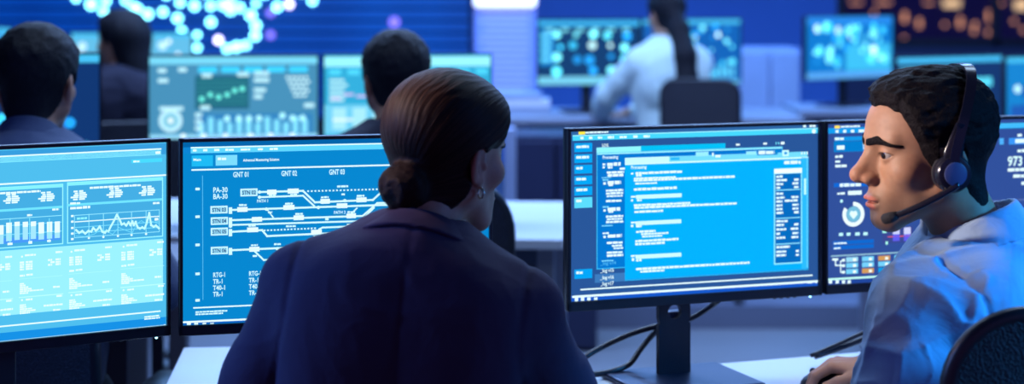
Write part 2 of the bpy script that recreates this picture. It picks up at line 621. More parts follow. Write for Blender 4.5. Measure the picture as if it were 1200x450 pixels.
def hair_short(p, fem=0.0, rough=1.0):
    """short thick hair of a man: shell over the skull, hairline along zline(y)"""
    ax = np.abs(p[:, 0])
    skull = head_sdf(p, fem, False, False)
    skull = smin(skull, d_cone(p, (0, -0.030, -0.055), (0, -0.046, -0.125), 0.0505, 0.0525), 0.03)
    y = p[:, 1]; z = p[:, 2]
    zl = interp(y, [-0.12, -0.075, -0.045, -0.024, -0.022, 0.010, 0.013, 0.030, 0.047, 0.060, 0.075, 0.10],
                [-0.106, -0.104, -0.070, -0.034, 0.012, 0.010, -0.030, -0.004, 0.036, 0.064, 0.076, 0.084])
    zl = zl + 0.003 * vnoise(p, 120)
    zl = zl - np.where(y > 0.05, 0.006 * np.clip(1 - ax / 0.03, 0, 1), 0)
    t = interp(z, [-0.105, -0.04, 0.03, 0.07, 0.12], [0.0028, 0.006, 0.011, 0.016, 0.018])
    t = t + np.clip((y - 0.03) / 0.05, 0, 1) * np.clip((z - 0.06) / 0.03, 0, 1) * 0.002
    e = z - zl
    t = t * np.clip(0.06 + e / 0.024, 0.06, 1)
    st = vnoise(p * np.array((1.0, 0.45, 1.0), np.float32), 110) * 0.0026 + vnoise(p * np.array((1.0, 0.3, 1.0), np.float32), 260) * 0.0014
    shell = skull - t - st * rough * np.clip((z + 0.03) / 0.06, 0.2, 1)
    earcut = d_ell(np.stack([ax, p[:, 1], p[:, 2]], 1), (0.080, -0.014, -0.014), (0.016, 0.021, 0.032))
    return smax(np.maximum(shell, -e * 0.7), -earcut, 0.004)


def hair_bun(p):
    """hair combed back over the ears into a low knot"""
    ax = np.abs(p[:, 0])
    skull = head_sdf(p, 1.0, False, False)
    skull = smin(skull, d_cone(p, (0, -0.030, -0.055), (0, -0.050, -0.115), 0.048, 0.045), 0.03)
    y = p[:, 1]; z = p[:, 2]
    zl = interp(y, [-0.12, -0.085, -0.05, -0.030, -0.006, 0.016, 0.032, 0.048, 0.062, 0.075, 0.10],
                [-0.112, -0.110, -0.102, -0.076, 0.000, 0.012, 0.012, 0.036, 0.062, 0.074, 0.080])
    t = interp(z, [-0.08, -0.02, 0.04, 0.08, 0.12], [0.010, 0.013, 0.016, 0.018, 0.018])
    e = z - zl
    t = t * np.clip(0.35 + e / 0.022, 0.35, 1)
    bc = np.array(BUN_C, np.float32)
    # combed strands: ripples across the direction that runs to the knot
    ang, rad = bun_polar(p)
    st = (np.sin(ang * 46 + 5 * vnoise(p, 25)) * 0.0004 + np.sin(ang * 97 + 3 * vnoise(p, 40)) * 0.0003) * np.clip(rad / 0.05, 0, 1)
    shell = np.maximum(skull - t - st, -e * 0.7)
    earcut = d_ell(np.stack([ax, p[:, 1], p[:, 2]], 1), (0.082, -0.014, -0.018), (0.016, 0.022, 0.030))
    shell = smax(shell, -earcut, 0.004)
    q = p - bc
    kn = d_ell(p, bc, (0.042, 0.030, 0.034))
    tw = np.arctan2(q[:, 2], q[:, 0])
    rr = np.sqrt(q[:, 0] ** 2 + q[:, 2] ** 2)
    kn = kn + 0.0014 * np.sin(tw * 2 + rr * 210) + 0.0012 * vnoise(p, 130)
    return smin(shell, kn, 0.016)


BUN_C = (0.004, -0.101, -0.054)


def bun_polar(p):
    """angle and distance around the axis from the knot through the head: strands run at constant angle"""
    bc = np.array(BUN_C, np.float32)
    q = p - bc
    axis = np.array((0.05, 0.80, 0.55), np.float32); axis /= np.linalg.norm(axis)
    u = np.cross(axis, np.array((1, 0, 0), np.float32)); u /= np.linalg.norm(u)
    w = np.cross(axis, u)
    a = q @ u; b = q @ w
    return np.arctan2(a, b), np.sqrt(a * a + b * b)


def strand_material(name, c0, c1, rough=0.52, freq=60.0, bumpd=0.002):
    """hair: strands follow the mesh attribute 'strand'"""
    m = bpy.data.materials.new(name)
    m.use_nodes = True
    nt = m.node_tree
    b = nt.nodes['Principled BSDF']
    at = nt.nodes.new('ShaderNodeAttribute'); at.attribute_name = 'strand'
    tc = nt.nodes.new('ShaderNodeTexCoord')
    mul = nt.nodes.new('ShaderNodeMath'); mul.operation = 'MULTIPLY'; mul.inputs[1].default_value = freq
    nt.links.new(at.outputs['Fac'], mul.inputs[0])
    lo = nt.nodes.new('ShaderNodeVectorMath'); lo.operation = 'SCALE'; lo.inputs['Scale'].default_value = 9.0
    nt.links.new(tc.outputs['Object'], lo.inputs[0])
    n = nt.nodes.new('ShaderNodeTexNoise'); n.noise_dimensions = '4D'
    n.inputs['Scale'].default_value = 1.0; n.inputs['Detail'].default_value = 3
    nt.links.new(lo.outputs[0], n.inputs['Vector']); nt.links.new(mul.outputs[0], n.inputs['W'])
    cr = nt.nodes.new('ShaderNodeValToRGB')
    cr.color_ramp.elements[0].position = 0.35; cr.color_ramp.elements[0].color = (*c0, 1)
    cr.color_ramp.elements[1].position = 0.70; cr.color_ramp.elements[1].color = (*c1, 1)
    nt.links.new(n.outputs['Fac'], cr.inputs[0]); nt.links.new(cr.outputs[0], b.inputs['Base Color'])
    bp = nt.nodes.new('ShaderNodeBump'); bp.inputs['Strength'].default_value = 0.6; bp.inputs['Distance'].default_value = bumpd
    nt.links.new(n.outputs['Fac'], bp.inputs['Height']); nt.links.new(bp.outputs[0], b.inputs['Normal'])
    b.inputs['Roughness'].default_value = rough
    b.inputs['Specular IOR Level'].default_value = 0.10
    return m


M['eye'] = attr_material('eye', 0.08, 0.6)
M['skin'] = attr_material('skin', 0.52, 0.32, sss=0.10, bump=(650, 0.30, 0.0010))
def short_hair_material(name, c0, c1, stretch=(1.0, 0.22, 0.6), scale=520):
    m = material(name, c0, 0.65, spec=0.10)
    nt = m.node_tree; b = nt.nodes['Principled BSDF']
    tc = nt.nodes.new('ShaderNodeTexCoord'); mp = nt.nodes.new('ShaderNodeMapping')
    mp.inputs['Scale'].default_value = stretch
    n = nt.nodes.new('ShaderNodeTexNoise'); n.inputs['Scale'].default_value = scale; n.inputs['Detail'].default_value = 3
    nt.links.new(tc.outputs['Object'], mp.inputs['Vector']); nt.links.new(mp.outputs[0], n.inputs['Vector'])
    cr = nt.nodes.new('ShaderNodeValToRGB')
    cr.color_ramp.elements[0].position = 0.35; cr.color_ramp.elements[0].color = (*c0, 1)
    cr.color_ramp.elements[1].position = 0.75; cr.color_ramp.elements[1].color = (*c1, 1)
    nt.links.new(n.outputs['Fac'], cr.inputs[0]); nt.links.new(cr.outputs[0], b.inputs['Base Color'])
    bp = nt.nodes.new('ShaderNodeBump'); bp.inputs['Strength'].default_value = 0.8; bp.inputs['Distance'].default_value = 0.002
    nt.links.new(n.outputs['Fac'], bp.inputs['Height']); nt.links.new(bp.outputs[0], b.inputs['Normal'])
    return m


M['hair_man'] = short_hair_material('hair_man', (0.004, 0.003, 0.005), (0.011, 0.008, 0.010))
M['hair_dark'] = material('hair_dark', (0.006, 0.006, 0.012), 0.6, spec=0.2, noise=(120, 0.4), bump=(300, 0.8, 0.003))
M['hair_woman'] = strand_material('hair_woman', (0.008, 0.004, 0.005), (0.040, 0.018, 0.014))
# ------------------------------------------------------------------ the room
def slab(name, c, s, mat, label=None, parent=None, kind='structure', bevel=0.0):
    o = MB().box((0, 0, 0), s, bevel=bevel).build(name, mat, parent)
    o.location = c
    if label: o['label'] = label
    if parent is None: o['kind'] = kind
    return o


M['floor'] = material('floor', (0.22, 0.235, 0.27), 0.35, noise=(3, 0.08), bump=(40, 0.05, 0.002))
M['platform'] = material('platform', (0.16, 0.18, 0.26), 0.4, noise=(3, 0.08))
M['ceiling'] = material('ceiling', (0.05, 0.06, 0.11), 0.8, noise=(4, 0.1))
M['wall_blue'] = material('wall_blue', (0.10, 0.26, 0.80), 0.7, noise=(2, 0.08))
M['wall_dark'] = material('wall_dark', (0.045, 0.055, 0.14), 0.7, noise=(3, 0.1))
M['frame_dark'] = material('frame_dark', (0.015, 0.016, 0.035), 0.5)

slab('floor', (1.0, 6.5, -0.05), (13.0, 16.0, 0.10), M['floor'], 'dark blue grey polished floor of the control room')
slab('floor_platform', (1.2, 10.85, 0.05), (11.6, 6.3, 0.10), M['platform'], 'low raised floor platform under the last desk row')
slab('ceiling', (1.0, 6.5, 3.15), (13.0, 16.0, 0.10), M['ceiling'], 'dark ceiling above the control room')
slab('wall_left', (-5.55, 6.5, 1.5), (0.10, 16.0, 3.2), M['wall_dark'], 'dark blue wall on the left side')
slab('wall_right', (7.55, 6.5, 1.5), (0.10, 16.0, 3.2), M['wall_dark'], 'dark blue wall on the right side')
# back wall: solid, with a wide night window on the right
YB = 14.05
WX0, WX1 = xat(985, YB), 7.45            # window opening
WZ0, WZ1 = 1.02, 2.75
slab('wall_back', ((-5.5 + WX0) / 2, YB + 0.06, 1.5), (WX0 + 5.5, 0.12, 3.2), M['wall_blue'], 'deep blue back wall behind the last desks')
slab('wall_back_sill', ((WX0 + 7.5) / 2, YB + 0.06, WZ0 / 2 - 0.05), (7.5 - WX0, 0.12, WZ0 + 0.1), M['wall_dark'], 'dark wall below the night window')
slab('wall_back_lintel', ((WX0 + 7.5) / 2, YB + 0.06, (WZ1 + 3.1) / 2), (7.5 - WX0, 0.12, 3.1 - WZ1), M['wall_dark'], 'dark wall above the night window')
win = empty('window_1', ((WX0 + WX1) / 2, YB + 0.03, WZ0))
tag(win, 'wide window onto the night city behind the right hand desks', kind='structure')
ww = WX1 - WX0
gl = bpy.data.materials.new('window_glass'); gl.use_nodes = True
gnt = gl.node_tree; gb = gnt.nodes['Principled BSDF']
gb.inputs['Base Color'].default_value = (0.75, 0.8, 0.9, 1); gb.inputs['Roughness'].default_value = 0.02
gb.inputs['Transmission Weight'].default_value = 1.0; gb.inputs['IOR'].default_value = 1.02
npan = 4
for k in range(npan):
    x0 = -ww / 2 + ww * k / npan
    MB().box((x0 + ww / npan / 2, 0.02, (WZ1 - WZ0) / 2), (ww / npan - 0.06, 0.008, WZ1 - WZ0 - 0.06)).build('pane', gl, win)
for k in range(npan + 1):
    MB().box((-ww / 2 + ww * k / npan, 0.0, (WZ1 - WZ0) / 2), (0.06, 0.10, WZ1 - WZ0), bevel=0.006).build('mullion', M['frame_dark'], win)
MB().box((0, 0, 0.03), (ww, 0.10, 0.06), bevel=0.006).build('window_sill', M['frame_dark'], win)
MB().box((0, 0, WZ1 - WZ0 - 0.03), (ww, 0.10, 0.06), bevel=0.006).build('window_head', M['frame_dark'], win)

# ------------------------------------------------------------------ city beyond the window
M['night_wall'] = material('night_wall', (0.03, 0.06, 0.20), 0.8, noise=(0.5, 0.2))
M['lit_amber'] = material('lit_amber', (0.2, 0.1, 0.05), 0.5, emit=(1.0, 0.40, 0.20), estr=1.25)
M['lit_pale'] = material('lit_pale', (0.2, 0.15, 0.1), 0.5, emit=(1.0, 0.62, 0.30), estr=1.3)
YC = 60.0
bld = empty('office_building', (xat(1090, YC), YC, -14.0), label='dark office tower with amber lit windows seen through the night window', cat='building')
MB().box((0, 4.0, 12.0), (22.0, 8.0, 30.0)).build('tower_wall', M['night_wall'], bld)


def lit(px, py, w, h, mat):
    p = P(px, py, YC)
    o = MB().box((0, 0, 0), (w, 0.10, h)).build('lit_window', M[mat], bld)
    o.location = (p.x - bld.location.x, -0.02, p.z - bld.location.z)


for px, py, w, h in ((1060, 22, .16, .42), (1060, 17, .14, .30), (1077, 29, .16, .34), (1077, 24, .14, .2), (1107, 29, .14, .2), (1125, 28, .16, .42), (1125, 22, .14, .2), (1141, 36, .14, .3), (1142, 29, .14, .3),
                     (1159, 21, .16, .5), (1159, 15, .14, .3), (1158, 38, .14, .28), (1158, 50, .14, .3), (1158, 59, .14, .3), (1059, 45, .14, .22), (1059, 61, .14, .26), (1188, 25, .14, .24), (1187, 60, .16, .3),
                     (1024, 15, .14, .2), (1199, 35, .14, .26), (1019, 102, .14, .3), (1019, 122, .14, .3)):
    lit(px, py, w * 0.75, h * 0.5, 'lit_amber')
for px, py, w, h, m in ((1035, 3, .50, .07, 'lit_amber'), (1003, 3, .4, .06, 'lit_amber'), (1115, 4, .55, .24, 'lit_pale'), (1168, 4, .4, .08, 'lit_amber'), (1197, 6, .45, .3, 'lit_pale'), (1088, 3, .3, .06, 'lit_amber')):
    lit(px, py, w, h, m)
for k in range(14):
    lit(1210 + 18 * (k % 7), 10 + 26 * (k // 7) + (k * 7) % 11, .16, .34, 'lit_amber')

# ------------------------------------------------------------------ video wall: horizontal display bars and glowing map nodes
def attr_bar_mat():
    m = bpy.data.materials.new('led_bar'); m.use_nodes = True
    nt = m.node_tree; b = nt.nodes['Principled BSDF']
    b.inputs['Base Color'].default_value = (0.01, 0.02, 0.06, 1); b.inputs['Roughness'].default_value = 0.4
    tc = nt.nodes.new('ShaderNodeTexCoord')
    n = nt.nodes.new('ShaderNodeTexNoise'); n.inputs['Scale'].default_value = 0.9; n.inputs['Detail'].default_value = 2
    nt.links.new(tc.outputs['Object'], n.inputs['Vector'])
    cr = nt.nodes.new('ShaderNodeValToRGB')
    cr.color_ramp.elements[0].position = 0.3; cr.color_ramp.elements[0].color = (0.0, 0.030, 0.27, 1)
    cr.color_ramp.elements[1].position = 0.7; cr.color_ramp.elements[1].color = (0.0, 0.075, 0.52, 1)
    nt.links.new(n.outputs['Fac'], cr.inputs[0]); nt.links.new(cr.outputs[0], b.inputs['Emission Color'])
    b.inputs['Emission Strength'].default_value = 1.0
    return m


M['led_bar'] = attr_bar_mat()
M['node_cyan'] = material('node_cyan', (0.1, 0.3, 0.4), 0.4, emit=(0.22, 0.85, 1.0), estr=7.0)
M['node_lilac'] = material('node_lilac', (0.3, 0.3, 0.4), 0.4, emit=(0.62, 0.60, 1.0), estr=6.0)
M['node_dim'] = material('node_dim', (0.1, 0.1, 0.3), 0.4, emit=(0.22, 0.16, 0.9), estr=2.2)
YV = 12.9
vx0, vx1 = xat(-190, YV), xat(553, YV)
vw = empty('video_wall', ((vx0 + vx1) / 2, YV, 0.10), label='huge blue video wall with glowing network nodes above the back desks', cat='video wall')
MB().box((0, 0.10, 1.35), (vx1 - vx0, 0.10, 2.5), bevel=0.01).build('backing', M['frame_dark'], vw)
bh = 0.088
for k in range(24):
    o = MB().box((0, 0, 0), (vx1 - vx0 - 0.04, 0.05, bh - 0.016), bevel=0.006, seg=1).build('display_bar', M['led_bar'], vw)
    o.location = (0, 0.02, 0.48 + bh * k)
nodes = [(174, 16, 0, 1), (191, 14, 0, 1), (208, 21.5, 0, 1.1), (228, 7, 0, 1.1), (247, 26, 0, 1.1), (211, 3, 0, 1), (213, 36, 0, .9), (231, 41, 0, .8), (231, 56, 0, .9), (247, 7, 0, 1), (261, 6, 0, 1.1),
         (270, 12, 0, 1.1), (281, 9, 0, 1), (294, 18, 0, 1.2), (300, 30, 0, 1.1), (299, 42, 0, 1.1), (288, 53, 0, 1), (277, 55, 0, 1.2), (266, 57, 0, 1), (256, 47, 1, 1), (325, 8, 0, 1.1), (339, 5, 1, 1), (366, 1, 0, 1),
         (317, 15, 2, 1), (317, 41, 2, 1), (162, 11, 0, 1), (107, 5, 0, 1.3), (121, 13, 0, 1), (124, 1, 0, 1), (157, 9, 0, 1.2), (173, 17, 0, 1.1), (147, 1, 0, .9), (89, -2, 0, .9), (270, 2, 0, 1), (300, 4, 0, .8),
         (195, -6, 0, 1), (310, -7, 0, 1), (352, -9, 0, 1), (462, 26, 2, 1.3), (240, -8, 0, 1)]
for px, py, c, s in nodes:
    p = P(px, py, YV - 0.03)
    o = MB().sphere((0, 0, 0), 0.026 * s, 12, 8, (1, 0.5, 1)).build('map_node', M[('node_cyan', 'node_lilac', 'node_dim')[c]], vw, True)
    o.location = (p.x - vw.location.x, -0.03, p.z - 0.10)

# tall lit notice panel right of the video wall
YP = 11.0
a, b_ = P(556, 8, YP), P(628, 124, YP)
pn = empty('light_panel', ((a.x + b_.x) / 2, YP, 0.10), label='tall lavender lit notice panel with a bright white lamp bar on top', cat='light panel')
pw = b_.x - a.x
M['panel_lav'] = material('panel_lav', (0.3, 0.3, 0.6), 0.5, emit=(0.06, 0.14, 0.66), estr=0.6)
M['panel_line'] = material('panel_line', (0.4, 0.4, 0.7), 0.5, emit=(0.20, 0.26, 0.85), estr=0.75)
M['lamp_white'] = material('lamp_white', (0.8, 0.8, 0.9), 0.4, emit=(0.82, 0.86, 1.0), estr=1.6)
MB().box((0, 0.03, (a.z + b_.z) / 2 - 0.10), (pw, 0.05, a.z - b_.z), bevel=0.006).build('panel', M['panel_lav'], pn)
nl = 16
for k in range(nl):
    zz = b_.z - 0.10 + (a.z - b_.z) * (k + 0.6) / nl
    MB().box((0.01 * math.sin(k * 2.3), 0.003, zz), (pw * (0.80 - 0.12 * ((k * 37) % 5) / 4), 0.006, 0.016)).build('text_line', M['panel_line'], pn)
MB().box((0, 0.0, a.z - 0.10 + 0.055), (pw * 1.02, 0.10, 0.11), bevel=0.02).build('lamp_bar', M['lamp_white'], pn)
for s in (-1, 1):
    MB().box((s * pw * 0.42, 0.03, (b_.z - 0.10) / 2), (0.05, 0.05, b_.z - 0.10)).build('post', M['frame_dark'], pn)
# ------------------------------------------------------------------ monitors and what they show
_text_cache = {}


def text_tris(s):
    """filled outline of a word in the built-in face: verts (n,2), triangles"""
    if s in _text_cache: return _text_cache[s]
    c = bpy.data.curves.new('t', 'FONT')
    c.body = s
    c.size = 1.0
    c.offset = 0.022
    c.resolution_u = 2
    o = bpy.data.objects.new('t', c)
    COL.objects.link(o)
    dg = bpy.context.evaluated_depsgraph_get()
    me = o.evaluated_get(dg).to_mesh()
    v = [(q.co.x, q.co.y) for q in me.vertices]
    f = [tuple(p.vertices) for p in me.polygons]
    o.evaluated_get(dg).to_mesh_clear()
    bpy.data.objects.remove(o); bpy.data.curves.remove(c)
    _text_cache[s] = (v, f)
    return v, f


class Screen:
    """a vertical screen plane: local x to the right, z up, drawn on in photo pixels or in fractions"""
    def __init__(self, left, right, z0, z1):
        self.L = Vector((left[0], left[1])); self.R = Vector((right[0], right[1]))
        self.z0, self.z1 = z0, z1
        self.w = (self.R - self.L).length; self.h = z1 - z0
        self.ux = (self.R - self.L).normalized()
        self.v, self.f, self.c, self.m = [], [], [], []
        self.lv = 0

    def at(self, px, py):
        dx = (px - 600) / FPX
        # (t*dx, t) = L + s*ux
        s = (dx * self.L.y - self.L.x) / (self.ux.x - dx * self.ux.y)
        d = self.L.y + s * self.ux.y
        return s, zat(py, d) - self.z0, FPX / d

    def face(self, pts, col, k=1.0, mat=1):
        i = len(self.v)
        y = -0.00025 * self.lv
        self.v += [(x, y, z) for x, z in pts]
        self.f.append(tuple(range(i, i + len(pts))))
        c = lin(col)
        self.c.append([t * k for t in c]); self.m.append(mat)

    def clipx(self, x): return min(max(x, 0.0005), self.w - 0.0005)

    def clipz(self, z): return min(max(z, 0.0005), self.h - 0.0005)

    def lrect(self, x0, z0, x1, z1, col, k=1.0, mat=1):
        x0, x1 = self.clipx(x0), self.clipx(x1); z0, z1 = self.clipz(z0), self.clipz(z1)
        if x1 - x0 < 1e-5 or z1 - z0 < 1e-5: return
        self.face([(x0, z0), (x1, z0), (x1, z1), (x0, z1)], col, k, mat)

    def rect(self, px0, py0, px1, py1, col, k=1.0, mat=1, h=None):
        """top-left and bottom-right corners in photo pixels; h = height in pixels at the left corner instead of py1"""
        a = self.at(px0, py0)
        b = self.at(px1, py0 if h is not None else py1)
        z0 = a[1] - h / a[2] if h is not None else b[1]
        self.lrect(min(a[0], b[0]), min(z0, a[1]), max(a[0], b[0]), max(z0, a[1]), col, k, mat)

    def box(self, px0, py0, px1, py1, col, t=1.0, k=1.0):
        a = self.at(px0, py0); b = self.at(px1, py1); w = t / a[2]
        x0, x1, z1, z0 = a[0], b[0], a[1], b[1]
        for r in ((x0, z1 - w, x1, z1), (x0, z0, x1, z0 + w), (x0, z0, x0 + w, z1), (x1 - w, z0, x1, z1)):
            self.lrect(*r, col, k)

    def line(self, pts, t, col, k=1.0):
        q = [self.at(*p) for p in pts]
        for (x0, z0, s0), (x1, z1, s1) in zip(q[:-1], q[1:]):
            d = Vector((x1 - x0, z1 - z0)); L = d.length
            if L < 1e-6: continue
            d /= L; n = Vector((-d.y, d.x)) * (t / s0 / 2); e = d * (t / s0 / 2)
            pp = [(x0 - n.x - e.x, z0 - n.y - e.y), (x1 - n.x + e.x, z1 - n.y + e.y), (x1 + n.x + e.x, z1 + n.y + e.y), (x0 + n.x - e.x, z0 + n.y - e.y)]
            self.face([(self.clipx(x), self.clipz(z)) for x, z in pp], col, k)

    def hline(self, px0, py0, px1, t, col, k=1.0):
        """level line on the screen from a pixel to a column"""
        a = self.at(px0, py0); b = self.at(px1, py0)
        self.lrect(a[0], a[1] - t / a[2], b[0], a[1], col, k)

    def disc(self, px, py, r, col, k=1.0, r0=0.0, a0=0.0, a1=360.0, n=28):
        x, z, s = self.at(px, py)
        for i in range(n):
            t0 = math.radians(a0 + (a1 - a0) * i / n); t1 = math.radians(a0 + (a1 - a0) * (i + 1) / n)
            R, r_ = r / s, r0 / s
            if r0 > 0:
                pts = [(x + r_ * math.cos(t0), z + r_ * math.sin(t0)), (x + R * math.cos(t0), z + R * math.sin(t0)), (x + R * math.cos(t1), z + R * math.sin(t1)), (x + r_ * math.cos(t1), z + r_ * math.sin(t1))]
                self.face(pts, col, k)
        if r0 <= 0:
            self.face([(x + r / s * math.cos(i * 2 * math.pi / n), z + r / s * math.sin(i * 2 * math.pi / n)) for i in range(n)], col, k)

    def text(self, s, px, py, h, col, k=1.0, w=None):
        """baseline-left in photo pixels, cap height h pixels, optional width in pixels"""
        v, f = text_tris(s)
        if not v: return
        x, z, sc = self.at(px, py)
        q = h / 0.70 / sc
        mx = max(a for a, b in v)
        qx = (w / sc / mx) if w else q
        i = len(self.v); y = -0.00025 * self.lv
        self.v += [(self.clipx(x + a * qx), y, self.clipz(z + b * q)) for a, b in v]
        c = [t * k for t in lin(col)]
        for t in f:
            self.f.append(tuple(i + j for j in t)); self.c.append(c); self.m.append(1)

    def dash(self, px, py, w, h, col, k=1.0, words=True):
        """a line of type too small to read: word-long bars; px,py top-left"""
        x, z, sc = self.at(px, py)
        rnd = random.Random(int(px * 31 + py * 17))
        x1 = x + w / sc; hh = h / sc
        if not words:
            self.lrect(x, z - hh, x1, z, col, k); return
        while x < x1:
            ww = min(rnd.uniform(2.5, 6.5) * h / 2.2 / sc, x1 - x)
            dz = rnd.choice((0, 0, 0.12)) * hh
            self.lrect(x, z - hh, x + ww, z - dz, col, k)
            x += ww + 0.55 * h / 2.2 / sc

    def build(self, name, parent, loc):
        me = bpy.data.meshes.new(name)
        me.from_pydata([(x + loc[0], y + loc[1], z + loc[2]) for x, y, z in self.v], [], self.f)
        a = me.color_attributes.new('Col', 'FLOAT_COLOR', 'CORNER')
        arr = []
        for p, c in zip(me.polygons, self.c):
            arr += [c[0], c[1], c[2], 1.0] * p.loop_total
        a.data.foreach_set('color', arr)
        me.materials.append(M['screen']); me.materials.append(M['screen_print'])
        me.polygons.foreach_set('material_index', self.m)
        me.update()
        o = bpy.data.objects.new(name, me)
        COL.objects.link(o); o.parent = parent
        return o


def monitor(label, left, right, ztop, zbot, desk_z, draw, base=(20, 90, 160), k=1.0, bez=(0.006, 0.006, 0.017), stand=True, led=True, group=None,
            stand_off=0.0, hole=False, y_stand=0.045, base_d=0.20, base_y=0.012):
    """left / right: (x, y) of the outer panel edges"""
    L, R = Vector(left), Vector(right)
    mid = (L + R) / 2
    ux = (R - L).normalized()
    ang = math.atan2(ux.y, ux.x)
    root = empty('monitor', (mid.x, mid.y, desk_z), ang, label, 'monitor', group)
    W = (R - L).length; H = ztop - zbot; zb = zbot - desk_z
    side, top, bot = bez
    # housing: thin slab with a deeper back
    h = MB()
    h.box((0, 0.014, zb + H / 2), (W, 0.020, H), bevel=0.003)
    h.box((0, 0.036, zb + H * 0.46), (W * 0.62, 0.030, H * 0.56), bevel=0.010)
    h.build('housing', M['bezel'], root, auto=40)
    # bezel lips proud of the glass
    f = MB()
    f.box((-W / 2 + side / 2, 0.001, zb + H / 2), (side, 0.010, H), bevel=0.001, seg=1)
    f.box((W / 2 - side / 2, 0.001, zb + H / 2), (side, 0.010, H), bevel=0.001, seg=1)
    f.box((0, 0.001, zb + H - top / 2), (W, 0.010, top), bevel=0.001, seg=1)
    f.box((0, 0.001, zb + bot / 2), (W, 0.010, bot), bevel=0.001, seg=1)
    f.build('bezel', M['bezel'], root)
    n_in = Vector((-ux.y, ux.x)) * 0.003
    sl = L + ux * side + n_in; sr = R - ux * side + n_in
    S = Screen((sl.x, sl.y), (sr.x, sr.y), zbot + bot, ztop - top)
    S.face([(0, 0), (S.w, 0), (S.w, S.h), (0, S.h)], base, k, 0)
    if draw: draw(S)
    S.build('screen', root, (-W / 2 + side, 0.003, zb + bot))
    if led:
        MB().sphere((W / 2 - 0.024, 0.0, zb - 0.0015), 0.0022, 10, 6).build('power_light', M['led'], root, True)
        for q in range(4):
            MB().box((W / 2 - 0.055 - 0.014 * q, 0.004, zb - 0.001), (0.007, 0.005, 0.003), bevel=0.001, seg=1).build('button', M['bezel'], root)
    if stand:
        so = stand_off
        if hole:
            # upright plate with a round cable opening
            st = MB()
            w2, t2, hz, hr = 0.032, 0.012, zb - 0.022, 0.0135
            n = 20
            ring = [(hr * math.cos(i * 2 * math.pi / n), hz + hr * math.sin(i * 2 * math.pi / n)) for i in range(n)]
            outer = []
            for i in range(n):
                c_, s_ = math.cos(i * 2 * math.pi / n), math.sin(i * 2 * math.pi / n)
                m = min(w2 / max(abs(c_), 1e-6), 0.021 / max(abs(s_), 1e-6))
                outer.append((m * c_, hz + m * s_))
            vb = {}
            for lay, yy in ((0, 0), (1, t2)):
                vb[lay] = ([st.bm.verts.new((x, yy, z)) for x, z in ring], [st.bm.verts.new((x, yy, z)) for x, z in outer])
            for i in range(n):
                j = (i + 1) % n
                st.bm.faces.new((vb[0][0][i], vb[0][0][j], vb[0][1][j], vb[0][1][i]))
                st.bm.faces.new((vb[1][0][i], vb[1][1][i], vb[1][1][j], vb[1][0][j]))
                st.bm.faces.new((vb[0][0][i], vb[1][0][i], vb[1][0][j], vb[0][0][j]))
                st.bm.faces.new((vb[0][1][i], vb[0][1][j], vb[1][1][j], vb[1][1][i]))
            st.box((0, t2 / 2, (hz - 0.021) / 2), (w2 * 2, t2, hz - 0.021))
            st.box((0, t2 / 2, hz + 0.06), (w2 * 2, t2, 0.08))
            for v in st.bm.verts: v.co = v.co + Vector((so, y_stand, 0))
            st.build('stand_post', M['dark_metal'], root)
            MB().box((so + 0.012, y_stand + t2 + 0.012, zb * 0.42), (0.036, 0.024, zb * 0.84), bevel=0.004).build('post_sleeve', M['stand_blue'], root)
        else:
            MB().box((so, y_stand + 0.012, (zb + H * 0.4) / 2), (0.05, 0.022, zb + H * 0.4), bevel=0.004).build('stand_post', M['dark_metal'], root)
        MB().box((so, y_stand - base_y, 0.006), (0.24, base_d, 0.012), bevel=0.004).build('stand_base', M['stand_blue'] if hole else M['dark_metal'], root)
        MB().box((so, 0.052, zb + H * 0.40), (0.09, 0.03, 0.09), bevel=0.004).build('mount', M['dark_metal'], root)
    return root


M['stand_blue'] = material('stand_blue', (0.03, 0.035, 0.08), 0.35, 0.5)
# ------------------------------------------------------------------ front screens (pixel positions read from the photograph)
WH = (225, 252, 255); CY = (130, 235, 255)


